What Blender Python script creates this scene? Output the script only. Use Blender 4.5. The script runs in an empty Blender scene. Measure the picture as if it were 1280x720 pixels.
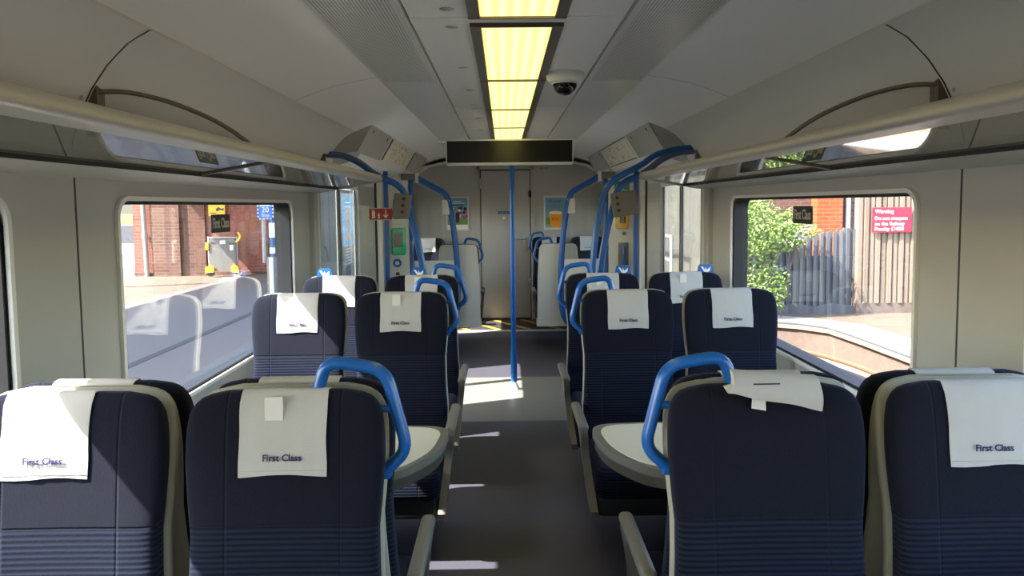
import bpy, bmesh, math, random
from mathutils import Vector, Matrix, geometry
random.seed(7)
PI = math.pi
sc = bpy.context.scene
COL = sc.collection

# ------------------------------------------------------------------ materials
def lin(h):
    if isinstance(h, str):
        h = h.lstrip('#'); h = [int(h[i:i+2], 16)/255 for i in (0, 2, 4)]
    return tuple((c/12.92 if c <= .04045 else ((c+.055)/1.055)**2.4) for c in h) + (1,)

def new_mat(name):
    m = bpy.data.materials.new(name); m.use_nodes = True
    nt = m.node_tree; nt.nodes.clear()
    return m, nt
def N(nt, t, **kw):
    n = nt.nodes.new(t)
    for k, v in kw.items(): setattr(n, k, v)
    return n
def setin(n, **kw):
    for k, v in kw.items(): n.inputs[k.replace('_', ' ')].default_value = v
def principled(name, col, rough=.5, metal=0, noise=0, nscale=30, bump=0, bscale=200, spec=.5, sheen=0):
    m, nt = new_mat(name)
    o = N(nt, 'ShaderNodeOutputMaterial'); p = N(nt, 'ShaderNodeBsdfPrincipled')
    nt.links.new(p.outputs[0], o.inputs[0])
    c = lin(col)
    p.inputs['Base Color'].default_value = c
    p.inputs['Roughness'].default_value = rough; p.inputs['Metallic'].default_value = metal
    p.inputs['Specular IOR Level'].default_value = spec
    if sheen: p.inputs['Sheen Weight'].default_value = sheen
    tc = N(nt, 'ShaderNodeTexCoord')
    if noise:
        nz = N(nt, 'ShaderNodeTexNoise'); nz.inputs['Scale'].default_value = nscale; nz.inputs['Detail'].default_value = 4
        mx = N(nt, 'ShaderNodeMixRGB'); mx.blend_type = 'MIX'
        mx.inputs[1].default_value = tuple(x*(1-noise) for x in c[:3]) + (1,)
        mx.inputs[2].default_value = tuple(min(1, x*(1+noise)) for x in c[:3]) + (1,)
        nt.links.new(tc.outputs['Object'], nz.inputs['Vector'])
        nt.links.new(nz.outputs[0], mx.inputs[0]); nt.links.new(mx.outputs[0], p.inputs['Base Color'])
    if bump:
        nb = N(nt, 'ShaderNodeTexNoise'); nb.inputs['Scale'].default_value = bscale
        b = N(nt, 'ShaderNodeBump'); b.inputs['Strength'].default_value = bump; b.inputs['Distance'].default_value = .002
        nt.links.new(tc.outputs['Object'], nb.inputs['Vector'])
        nt.links.new(nb.outputs[0], b.inputs['Height']); nt.links.new(b.outputs[0], p.inputs['Normal'])
    return m
def M_(nt, op, a, b=None, c=None):
    n = N(nt, 'ShaderNodeMath'); n.operation = op
    for i, v in enumerate((a, b, c)):
        if v is None: continue
        if isinstance(v, (int, float)): n.inputs[i].default_value = v
        else: nt.links.new(v, n.inputs[i])
    return n.outputs[0]
def mixc(nt, f, a, b):
    n = N(nt, 'ShaderNodeMixRGB')
    for i, v in ((0, f), (1, a), (2, b)):
        if isinstance(v, (tuple, int, float)): n.inputs[i].default_value = v
        else: nt.links.new(v, n.inputs[i])
    return n.outputs[0]
def base(name, rough=.6, spec=.5, metal=0):
    m, nt = new_mat(name)
    o = N(nt, 'ShaderNodeOutputMaterial'); p = N(nt, 'ShaderNodeBsdfPrincipled')
    nt.links.new(p.outputs[0], o.inputs[0])
    setin(p, Roughness=rough, Metallic=metal); p.inputs['Specular IOR Level'].default_value = spec
    tc = N(nt, 'ShaderNodeTexCoord'); s = N(nt, 'ShaderNodeSeparateXYZ')
    nt.links.new(tc.outputs['Object'], s.inputs[0])
    return m, nt, p, tc, s
def glass_mat(name, ior=1.5, tint=(1, 1, 1, 1), rough=0.0, boost=0.0):
    m, nt = new_mat(name)
    o = N(nt, 'ShaderNodeOutputMaterial'); mx = N(nt, 'ShaderNodeMixShader')
    f = N(nt, 'ShaderNodeFresnel'); f.inputs[0].default_value = ior
    t = N(nt, 'ShaderNodeBsdfTransparent'); t.inputs[0].default_value = tint
    g = N(nt, 'ShaderNodeBsdfGlossy'); g.inputs['Roughness'].default_value = rough
    fac = M_(nt, 'ADD', M_(nt, 'MULTIPLY', f.outputs[0], 1-boost), boost) if boost else f.outputs[0]
    # both faces of the thin pane reflect alike
    geo = N(nt, 'ShaderNodeNewGeometry')
    lw = N(nt, 'ShaderNodeLayerWeight'); lw.inputs[0].default_value = .5
    # schlick from facing (works from either side)
    facing = lw.outputs['Facing']
    r0 = ((ior-1)/(ior+1))**2
    sch = M_(nt, 'ADD', M_(nt, 'MULTIPLY', M_(nt, 'POWER', facing, 5.0), 1-r0-boost), r0+boost)
    nt.links.new(sch, mx.inputs[0]); nt.links.new(t.outputs[0], mx.inputs[1]); nt.links.new(g.outputs[0], mx.inputs[2])
    nt.nodes.remove(f)
    nt.links.new(mx.outputs[0], o.inputs[0])
    return m

MAT = {}
MAT['wall'] = principled('cream wall panel', '#afada6', .45, noise=.03, nscale=3, bump=.15, bscale=400)
MAT['wallup'] = principled('cream cove panel', '#d8d7d2', .5, noise=.02, nscale=2, bump=.1, bscale=300)
MAT['ceil'] = principled('ceiling panel grey', '#e6e4df', .25, noise=.02, nscale=3)
MAT['ceiledge'] = principled('off white curved ceiling', '#f0efeb', .45, noise=.02, nscale=2)
MAT['seam'] = principled('dark seam', '#3b3935', .7)
MAT['lightseam'] = principled('pale seam', '#e2ddcd', .5)
MAT['black'] = principled('black rubber gasket', '#101114', .5)
MAT['rack'] = principled('champagne aluminium', '#b9b4aa', .35, metal=.25)
MAT['bar'] = principled('dark bronze bar', '#6d6459', .4, metal=.5)
MAT['shell'] = principled('beige seat shell plastic', '#a39e8d', .45, noise=.03, nscale=8)
MAT['shellwhite'] = principled('pale grey seat back plastic', '#d6d3c8', .45)
MAT['arm'] = principled('grey beige armrest plastic', '#7b776d', .45)
MAT['armdark'] = principled('dark seat plinth', '#1c1c20', .6)
MAT['blue'] = principled('blue coated grab rail', '#195ca8', .28, noise=.04, nscale=60)
MAT['bluedark'] = principled('deep blue coated rail', '#1d5a9e', .3)
MAT['cloth'] = principled('white headrest cloth', '#b9b6b0', .9, noise=.03, nscale=40, bump=.5, bscale=900)
MAT['tape'] = principled('white fastening patch', '#d6d2c9', .8)
MAT['ink'] = principled('purple embroidery', '#2a1c52', .8)
MAT['white'] = principled('white plastic', '#e2e0d8', .4)
MAT['chrome'] = principled('brushed steel', '#b5b1a8', .35, metal=.6)
MAT['dgrey'] = principled('mid grey plastic', '#77726a', .5)
MAT['screen'] = principled('dark display screen', '#1a1813', .15)
MAT['red'] = principled('red sign', '#a11f2b', .4)
MAT['redsign'] = principled('bright red enamel sign', '#d81f35', .4)
MAT['paper'] = principled('cream print', '#e4dec8', .6)
MAT['green'] = principled('green notice', '#0f8f50', .4)
MAT['brightgreen'] = principled('green emergency box', '#18c184', .4)
MAT['yellow'] = principled('yellow plastic', '#efb521', .45)
MAT['signblack'] = principled('charcoal window sticker', '#34332f', .5)
MAT['signtext'] = principled('pale sticker lettering', '#c9c5b2', .5)
MAT['bluesign'] = principled('blue station sign', '#1e63c8', .4)
MAT['pipe'] = principled('pale drainpipe', '#a19e96', .5)
MAT['leaf'] = None
MAT['glass'] = glass_mat('window glass', 1.62, (.93, .95, .95, 1))
MAT['screenglass'] = glass_mat('draught screen glass', 1.45, (.95, .96, .95, 1))
MAT['rackglass'] = glass_mat('luggage rack glass', 2.3, (.75, .75, .74, 1), .01)
MAT['clear'] = glass_mat('clear plastic', 1.4, (.93, .93, .91, 1))
MAT['dome'] = principled('smoked camera dome', '#15120f', .05)

def fabric():
    m, nt, p, tc, s = base('navy moquette', .95, .15)
    p.inputs['Sheen Weight'].default_value = .14; p.inputs['Sheen Roughness'].default_value = .5
    p.inputs['Sheen Tint'].default_value = lin('#8a93b4')
    z, x = s.outputs[2], s.outputs[0]
    nz = N(nt, 'ShaderNodeTexNoise'); nz.inputs['Scale'].default_value = 350; nz.inputs['Detail'].default_value = 2
    mp = N(nt, 'ShaderNodeMapping'); mp.inputs['Scale'].default_value = (1, 1, .35)
    nt.links.new(tc.outputs['Object'], mp.inputs[0]); nt.links.new(mp.outputs[0], nz.inputs[0])
    rib = M_(nt, 'SINE', M_(nt, 'MULTIPLY', M_(nt, 'ADD', z, M_(nt, 'MULTIPLY', nz.outputs[0], .002)), 2*PI/.0125))
    rib01 = M_(nt, 'MULTIPLY', M_(nt, 'ADD', rib, 1), .5)
    low = M_(nt, 'LESS_THAN', z, .862)
    nlow = N(nt, 'ShaderNodeTexNoise'); nlow.inputs['Scale'].default_value = 12
    mp2 = N(nt, 'ShaderNodeMapping'); mp2.inputs['Scale'].default_value = (.5, 1, 6)
    nt.links.new(tc.outputs['Object'], mp2.inputs[0]); nt.links.new(mp2.outputs[0], nlow.inputs[0])
    plain = mixc(nt, nz.outputs[0], lin('#0c0d16'), lin('#191b28'))
    ribc = mixc(nt, rib01, lin('#0b0d15'), lin('#20263a'))
    ribc = mixc(nt, M_(nt, 'MULTIPLY', nlow.outputs[0], .55), ribc, lin('#12141f'))
    c = mixc(nt, low, plain, ribc)
    nt.links.new(c, p.inputs['Base Color'])
    ax = M_(nt, 'ABSOLUTE', x)
    d = M_(nt, 'ABSOLUTE', M_(nt, 'SUBTRACT', ax, .128))
    groove = M_(nt, 'MINIMUM', M_(nt, 'DIVIDE', d, .004), 1)
    dz = M_(nt, 'ABSOLUTE', M_(nt, 'SUBTRACT', z, .862))
    g2 = M_(nt, 'MINIMUM', M_(nt, 'DIVIDE', dz, .004), 1)
    h = M_(nt, 'ADD', M_(nt, 'MULTIPLY', M_(nt, 'MULTIPLY', rib01, low), .5), M_(nt, 'ADD', M_(nt, 'MULTIPLY', groove, .9), M_(nt, 'MULTIPLY', g2, 1.2)))
    h = M_(nt, 'ADD', h, M_(nt, 'MULTIPLY', nz.outputs[0], .25))
    b = N(nt, 'ShaderNodeBump'); b.inputs['Strength'].default_value = .7; b.inputs['Distance'].default_value = .003
    nt.links.new(h, b.inputs['Height']); nt.links.new(b.outputs[0], p.inputs['Normal'])
    return m
MAT['fabric'] = fabric()

def floor_mat(name, col):
    m, nt, p, tc, s = base(name, .42, .4)
    v = N(nt, 'ShaderNodeTexVoronoi'); v.inputs['Scale'].default_value = 160
    nz = N(nt, 'ShaderNodeTexNoise'); nz.inputs['Scale'].default_value = 2.5; nz.inputs['Detail'].default_value = 5
    nt.links.new(tc.outputs['Object'], v.inputs[0]); nt.links.new(tc.outputs['Object'], nz.inputs[0])
    c = lin(col)
    a = mixc(nt, M_(nt, 'LESS_THAN', v.outputs[0], .22), c, tuple(x*1.35 for x in c[:3])+(1,))
    b = mixc(nt, M_(nt, 'MULTIPLY', nz.outputs[0], .4), a, tuple(x*.7 for x in c[:3])+(1,))
    nt.links.new(b, p.inputs['Base Color'])
    return m
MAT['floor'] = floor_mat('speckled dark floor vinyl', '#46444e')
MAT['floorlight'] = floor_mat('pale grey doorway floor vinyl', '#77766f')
def hazard():
    m, nt, p, tc, s = base('hazard striped floor', .6)
    k = M_(nt, 'FRACT', M_(nt, 'MULTIPLY', M_(nt, 'ADD', s.outputs[0], M_(nt, 'MULTIPLY', s.outputs[1], .62)), 2.6))
    f = M_(nt, 'LESS_THAN', k, .2)
    nt.links.new(mixc(nt, f, lin('#2e2c2c'), lin('#a88a2c')), p.inputs['Base Color'])
    return m
MAT['hazard'] = hazard()
def perforated():
    m, nt, p, tc, s = base('perforated ceiling metal', .28, .5, .35)
    u = M_(nt, 'SUBTRACT', M_(nt, 'FRACT', M_(nt, 'MULTIPLY', s.outputs[0], 90)), .5)
    row = M_(nt, 'MULTIPLY', s.outputs[1], 90)
    v = M_(nt, 'SUBTRACT', M_(nt, 'FRACT', row), .5)
    r = M_(nt, 'ADD', M_(nt, 'MULTIPLY', u, u), M_(nt, 'MULTIPLY', v, v))
    ax = M_(nt, 'ABSOLUTE', s.outputs[0])
    band = M_(nt, 'MULTIPLY', M_(nt, 'GREATER_THAN', ax, .405), M_(nt, 'LESS_THAN', ax, .655))
    far = M_(nt, 'LESS_THAN', s.outputs[1], 3.75)
    f = M_(nt, 'MULTIPLY', M_(nt, 'MULTIPLY', M_(nt, 'LESS_THAN', r, .07), band), far)
    nt.links.new(mixc(nt, f, lin('#e4e2dd'), lin('#4c4a48')), p.inputs['Base Color'])
    return m
MAT['perf'] = perforated()
def lamp():
    m, nt = new_mat('lit warm diffuser')
    o = N(nt, 'ShaderNodeOutputMaterial'); e = N(nt, 'ShaderNodeEmission')
    tc = N(nt, 'ShaderNodeTexCoord'); s = N(nt, 'ShaderNodeSeparateXYZ'); nt.links.new(tc.outputs['Object'], s.inputs[0])
    w = M_(nt, 'MULTIPLY', M_(nt, 'ADD', M_(nt, 'COSINE', M_(nt, 'MULTIPLY', s.outputs[0], 2*PI/.05)), 1), .5)
    w2 = M_(nt, 'MULTIPLY', M_(nt, 'ADD', M_(nt, 'COSINE', M_(nt, 'MULTIPLY', s.outputs[1], 2*PI/.02)), 1), .5)
    f = M_(nt, 'ADD', M_(nt, 'MULTIPLY', w, .8), M_(nt, 'MULTIPLY', w2, .2))
    nt.links.new(mixc(nt, f, (1.0, .82, .18, 1), (1.0, .95, .36, 1)), e.inputs[0])
    e.inputs[1].default_value = LAMP
    nt.links.new(e.outputs[0], o.inputs[0])
    return m
LAMP = 1.35
MAT['lamp'] = lamp()
def brick(name, c1, c2, mort, facing='y'):
    m, nt, p, tc, s = base(name, .9, .2)
    cb = N(nt, 'ShaderNodeCombineXYZ')
    nt.links.new(s.outputs[0 if facing == 'y' else 1], cb.inputs[0]); nt.links.new(s.outputs[2], cb.inputs[1])
    b = N(nt, 'ShaderNodeTexBrick')
    b.inputs['Color1'].default_value = lin(c1); b.inputs['Color2'].default_value = lin(c2); b.inputs['Mortar'].default_value = lin(mort)
    b.inputs['Scale'].default_value = 1; b.inputs['Brick Width'].default_value = .225; b.inputs['Row Height'].default_value = .075
    b.inputs['Mortar Size'].default_value = .008
    nt.links.new(cb.outputs[0], b.inputs['Vector'])
    nz = N(nt, 'ShaderNodeTexNoise'); nz.inputs['Scale'].default_value = 3; nt.links.new(tc.outputs['Object'], nz.inputs[0])
    nt.links.new(mixc(nt, M_(nt, 'MULTIPLY', nz.outputs[0], .35), b.outputs[0], lin(c2)), p.inputs['Base Color'])
    return m
MAT['brick'] = brick('red station brick', '#93594c', '#7f473c', '#8a7568')
MAT['brickdark'] = brick('darker brick', '#6f4c41', '#5a3d35', '#756759')  # darker brick tone for pier, panel, plinth and the right building
MAT['bricklit'] = brick('orange-lit brick', '#a3512c', '#8f4626', '#8d6a50')  # brick with the orange light on it put into the colour
def planks(name, c1, c2, w, axis=0):
    m, nt, p, tc, s = base(name, .9, .2)
    q = M_(nt, 'FLOOR', M_(nt, 'DIVIDE', s.outputs[axis], w))
    wn = N(nt, 'ShaderNodeTexWhiteNoise'); wn.noise_dimensions = '1D'; nt.links.new(q, wn.inputs['W'])
    nz = N(nt, 'ShaderNodeTexNoise'); nz.inputs['Scale'].default_value = 6; nz.inputs['Detail'].default_value = 6
    mp = N(nt, 'ShaderNodeMapping'); mp.inputs['Scale'].default_value = (8, 8, .8)
    nt.links.new(tc.outputs['Object'], mp.inputs[0]); nt.links.new(mp.outputs[0], nz.inputs[0])
    f = M_(nt, 'ADD', M_(nt, 'MULTIPLY', wn.outputs[0], .5), M_(nt, 'MULTIPLY', nz.outputs[0], .6))
    nt.links.new(mixc(nt, f, lin(c1), lin(c2)), p.inputs['Base Color'])
    return m
MAT['fence'] = planks('weathered grey fence boards', '#45444a', '#6a6864', .075)
MAT['hut'] = planks('brown cladding boards', '#6b5b4c', '#8a7868', .075)
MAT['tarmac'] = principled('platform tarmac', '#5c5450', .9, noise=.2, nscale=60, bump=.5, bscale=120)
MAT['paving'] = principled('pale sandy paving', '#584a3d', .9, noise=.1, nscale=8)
MAT['line'] = principled('white platform line', '#8d8982', .7, noise=.05, nscale=20)
MAT['darkline'] = principled('dark platform line', '#35322f', .8)
MAT['coping'] = principled('old stone coping', '#978366', .9, noise=.3, nscale=20)
MAT['riser'] = principled('brown platform face', '#65544a', .9, noise=.35, nscale=15)
MAT['ballast'] = principled('stone ballast', '#7d6c5c', .95, noise=.5, nscale=60, bump=1, bscale=40)
MAT['rust'] = principled('rusty rail', '#7a5a44', .6, metal=.3)
MAT['grass'] = principled('dry grass', '#918a56', .95, noise=.3, nscale=10)
MAT['hedge'] = principled('dark stone wall', '#4f4f56', .95, noise=.3, nscale=14)
MAT['road'] = principled('road asphalt', '#596170', .9, noise=.1, nscale=5)
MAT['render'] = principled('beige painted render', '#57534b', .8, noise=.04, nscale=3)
MAT['bag'] = principled('pale canvas trolley panel', '#67635f', .6, noise=.08, nscale=6)
MAT['tealglass'] = principled('pale green glazing', '#7f9c93', .3)
def leafmat():
    m, nt, p, tc, s = base('buddleia leaves', .6)
    oi = N(nt, 'ShaderNodeTexNoise'); oi.inputs['Scale'].default_value = 9
    nt.links.new(tc.outputs['Object'], oi.inputs[0])
    nt.links.new(mixc(nt, oi.outputs[0], lin('#3d6322'), lin('#98a855')), p.inputs['Base Color'])
    p.inputs['Transmission Weight'].default_value = 0
    return m
MAT['leaf'] = leafmat()

# ------------------------------------------------------------------ mesh builder
class MB:
    def __init__(s): s.v = []; s.f = []; s.sm = []
    def add(s, vs, fs, smooth=False):
        o = len(s.v); s.v += [tuple(v) for v in vs]; s.f += [tuple(i+o for i in f) for f in fs]; s.sm += [smooth]*len(fs); return s
    def box(s, x0, x1, y0, y1, z0, z1):
        x0, x1 = sorted((x0, x1)); y0, y1 = sorted((y0, y1)); z0, z1 = sorted((z0, z1))
        v = [(x, y, z) for z in (z0, z1) for y in (y0, y1) for x in (x0, x1)]
        return s.add(v, [(0, 2, 3, 1), (4, 5, 7, 6), (0, 1, 5, 4), (2, 6, 7, 3), (0, 4, 6, 2), (1, 3, 7, 5)])
    def rbox(s, x0, x1, y0, y1, z0, z1, r=.01, seg=2):
        bm = bmesh.new(); bmesh.ops.create_cube(bm, size=1)
        c = Vector(((x0+x1)/2, (y0+y1)/2, (z0+z1)/2)); d = (abs(x1-x0), abs(y1-y0), abs(z1-z0))
        for v in bm.verts: v.co = Vector((v.co.x*d[0], v.co.y*d[1], v.co.z*d[2])) + c
        r = min(r, min(d)*.49)
        bmesh.ops.bevel(bm, geom=list(bm.edges), offset=r, segments=seg, profile=.5, affect='EDGES')
        return s.bm(bm)
    def bm(s, bm, mat=None, smooth=True):
        bm.verts.index_update()
        vs = [(mat @ v.co if mat else v.co.copy()) for v in bm.verts]
        fs = [tuple(v.index for v in f.verts) for f in bm.faces]
        s.add(vs, fs, smooth); bm.free(); return s
    def prism(s, pts, lo, hi, axis='y'):
        """closed 2-D outline extruded along an axis; pts are (x,z) for y, (y,z) for x, (x,y) for z"""
        def P(p, t):
            return {'y': (p[0], t, p[1]), 'x': (t, p[0], p[1]), 'z': (p[0], p[1], t)}[axis]
        n = len(pts)
        vs = [P(p, lo) for p in pts] + [P(p, hi) for p in pts]
        tris = geometry.tessellate_polygon([[Vector((p[0], p[1], 0)) for p in pts]])
        fs = [tuple(t) for t in tris] + [tuple(reversed([i+n for i in t])) for t in tris]
        fs += [(i, (i+1) % n, (i+1) % n+n, i+n) for i in range(n)]
        return s.add(vs, fs)
    def tube(s, pts, r, seg=12, smooth=3, rx=None, closed=False, cap=True):
        P = [Vector(p) for p in pts]
        if smooth > 1: P = catmull(P, smooth)
        n = len(P); rings = []
        up = None
        for i, p in enumerate(P):
            t = (P[min(i+1, n-1)] - P[max(i-1, 0)]).normalized()
            if up is None:
                up = Vector((0, 1, 0)) if abs(t.y) < .9 else Vector((0, 0, 1))
            u = (up - t*up.dot(t)).normalized(); w = t.cross(u); up = u
            rr = r(i/(n-1)) if callable(r) else r
            rings.append([p + u*math.cos(a)*(rx or rr) + w*math.sin(a)*rr for a in [2*PI*k/seg for k in range(seg)]])
        return s.loft(rings, cap)
    def loft(s, rings, cap=True, smooth=True):
        m = len(rings[0]); vs = [v for r in rings for v in r]; fs = []
        for i in range(len(rings)-1):
            for k in range(m):
                a, b = i*m+k, i*m+(k+1) % m
                fs.append((a, b, b+m, a+m))
        if cap:
            fs.append(tuple(range(m-1, -1, -1))); fs.append(tuple((len(rings)-1)*m+k for k in range(m)))
        return s.add(vs, fs, smooth)
    def cyl(s, a, b, r, seg=20, r2=None):
        a = Vector(a); b = Vector(b); t = (b-a).normalized()
        u = t.orthogonal().normalized(); w = t.cross(u)
        R = lambda c, rr: [c+u*math.cos(2*PI*k/seg)*rr+w*math.sin(2*PI*k/seg)*rr for k in range(seg)]
        return s.loft([R(a, r), R(b, r if r2 is None else r2)])
    def lathe(s, prof, c, seg=28, ax='z'):
        rings = []
        for r, h in prof:
            ring = []
            for k in range(seg):
                a = 2*PI*k/seg
                ring.append((c[0]+r*math.cos(a), c[1]+r*math.sin(a), c[2]+h))
            rings.append(ring)
        return s.loft(rings)
    def sheet(s, prof, y0, y1):
        """open (x,z) profile swept along y"""
        n = len(prof)
        vs = [(p[0], y0, p[1]) for p in prof] + [(p[0], y1, p[1]) for p in prof]
        return s.add(vs, [(i, i+1, i+1+n, i+n) for i in range(n-1)], True)
    def mesh(s, name, mat, ang=35):
        me = bpy.data.meshes.new(name); me.from_pydata(s.v, [], s.f); me.update()
        bm = bmesh.new(); bm.from_mesh(me); bmesh.ops.recalc_face_normals(bm, faces=bm.faces); bm.to_mesh(me); bm.free()
        me.polygons.foreach_set('use_smooth', [True]*len(me.polygons)); me.set_sharp_from_angle(angle=math.radians(ang))
        me.materials.append(MAT[mat] if isinstance(mat, str) else mat); me.update()
        return me
    def build(s, name, mat, parent=None, ang=35):
        return link(name, s.mesh(name, mat, ang), parent)

def catmull(P, k):
    out = []
    n = len(P)
    for i in range(n-1):
        p0, p1, p2, p3 = P[max(i-1, 0)], P[i], P[i+1], P[min(i+2, n-1)]
        for j in range(k):
            t = j/k
            out.append(.5*((2*p1)+(p2-p0)*t+(2*p0-5*p1+4*p2-p3)*t*t+(3*p1-p0-3*p2+p3)*t**3))
    out.append(P[-1]); return out
def arcpath(pts, r, seg=5):
    """polyline with rounded corners"""
    P = [Vector(p) for p in pts]; out = [P[0]]
    for i in range(1, len(P)-1):
        a, b, c = P[i-1], P[i], P[i+1]
        d1 = (a-b); d2 = (c-b); q = min(r, d1.length*.48, d2.length*.48)
        s_, e_ = b+d1.normalized()*q, b+d2.normalized()*q
        for k in range(seg+1):
            t = k/seg; out.append(s_*(1-t)**2+b*2*t*(1-t)+e_*t*t)
    out.append(P[-1]); return out
def rrect(a0, a1, b0, b1, r, seg=5):
    out = []
    for cx, cy, st in ((a1-r, b1-r, 0), (a0+r, b1-r, 90), (a0+r, b0+r, 180), (a1-r, b0+r, 270)):
        for k in range(seg+1):
            t = math.radians(st+90*k/seg); out.append((cx+r*math.cos(t), cy+r*math.sin(t)))
    return out
def link(name, me, parent=None):
    o = bpy.data.objects.new(name, me); COL.objects.link(o)
    if parent: o.parent = parent
    return o
def tag(o, label=None, cat=None, group=None, kind=None):
    if label: o['label'] = label
    if cat: o['category'] = cat
    if group: o['group'] = group
    if kind: o['kind'] = kind
    return o
def thing(name, loc, label, cat, group=None, rz=0, kind=None):
    o = bpy.data.objects.new(name, None); COL.objects.link(o); o.location = loc; o.rotation_euler = (0, 0, rz)
    o.empty_display_size = .1
    return tag(o, label, cat, group, kind)
def struct(name, mb, mat, parent=None, ang=35):
    o = mb.build(name, mat, parent, ang)
    if not parent: o['kind'] = 'structure'
    return o
def text_mesh(txt, width, mat, height=None, ext=.0006, align='CENTER', bold=0.0):
    cu = bpy.data.curves.new('t', 'FONT'); cu.body = txt; cu.align_x = align; cu.align_y = 'CENTER'; cu.extrude = ext; cu.size = 1
    cu.resolution_u = 3; cu.offset = bold
    o = bpy.data.objects.new('t', cu); COL.objects.link(o)
    bpy.context.view_layer.update()
    me = bpy.data.meshes.new_from_object(o.evaluated_get(bpy.context.evaluated_depsgraph_get()))
    bpy.data.objects.remove(o); bpy.data.curves.remove(cu)
    xs = [v.co.x for v in me.vertices]; ys = [v.co.y for v in me.vertices]
    w = max(xs)-min(xs); k = width/w if width else height/(max(ys)-min(ys))
    ky = (height/(max(ys)-min(ys))) if height else k
    for v in me.vertices: v.co.x *= k; v.co.y *= ky
    me.materials.clear(); me.materials.append(MAT[mat]); me.name = 'lettering'
    return me
def ROT(face):
    """matrix turning a text lying in XY to stand upright, read by someone looking along `face`"""
    f = Vector(face); r = f.cross(Vector((0, 0, 1))).normalized(); u = Vector((0, 0, 1)); n = -f
    return Matrix((r, u, n)).transposed().to_4x4()
def put_text(txt, loc, face, width, mat, parent=None, name='lettering', height=None):
    me = text_mesh(txt, width, mat, height)
    me.transform(Matrix.Translation(loc) @ ROT(face))
    return link(name, me, parent)

# ------------------------------------------------------------------ carriage shell
W = 1.35; YB = -5.5; YF = 9.75; ZC = 2.2
struct('floor', MB().box(-W-.05, W+.05, YB, 5.1, -.08, 0), 'floor')
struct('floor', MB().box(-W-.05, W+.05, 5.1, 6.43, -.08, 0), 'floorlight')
struct('floor', MB().box(-W-.05, W+.05, 6.43, 8.83, -.08, 0), 'floor')
struct('floor', MB().box(-W-.05, W+.05, 8.83, YF+.1, -.08, 0), 'hazard')
struct('trim_1', MB().rbox(-W, W, 8.78, 8.9, -.01, .006, .003), 'shell')

def wall_panel(side, y0, y1, holes, name, z0=0, z1=1.71, mat='wall', t=.09):
    outer = [Vector((y0, z0, 0)), Vector((y1, z0, 0)), Vector((y1, z1, 0)), Vector((y0, z1, 0))]
    loops = [outer] + [[Vector((a, b, 0)) for a, b in reversed(rrect(*h))] for h in holes]
    tris = geometry.tessellate_polygon(loops)
    flat = [v for l in loops for v in l]; n = len(flat)
    xi, xo = side*W, side*(W+t)
    vs = [(xi, v.x, v.y) for v in flat] + [(xo, v.x, v.y) for v in flat]
    fs = [tuple(q) for q in tris] + [tuple(i+n for i in reversed(q)) for q in tris]
    k = 0
    for l in loops:
        m = len(l)
        fs += [(k+i, k+(i+1) % m, k+(i+1) % m+n, k+i+n) for i in range(m)]
        k += m
    mb = MB(); mb.add(vs, fs)
    return struct(name, mb, mat, ang=30)

def ring(side, hole, x0, x1, grow0, grow1, mbx=None):
    """solid ring lining a rounded opening"""
    a0, a1, b0, b1, r = hole; mb = mbx or MB()
    R = []
    for x, g in ((x0, grow0), (x0, grow1), (x1, grow1), (x1, grow0)):
        R.append([(side*x, p[0], p[1]) for p in rrect(a0-g, a1+g, b0-g, b1+g, max(r+g, .005))])
    m = len(R[0]); vs = [v for q in R for v in q]; fs = []
    for i in range(4):
        j = (i+1) % 4
        for k in range(m):
            fs.append((i*m+k, i*m+(k+1) % m, j*m+(k+1) % m, j*m+k))
    return mb.add(vs, fs)

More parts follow.
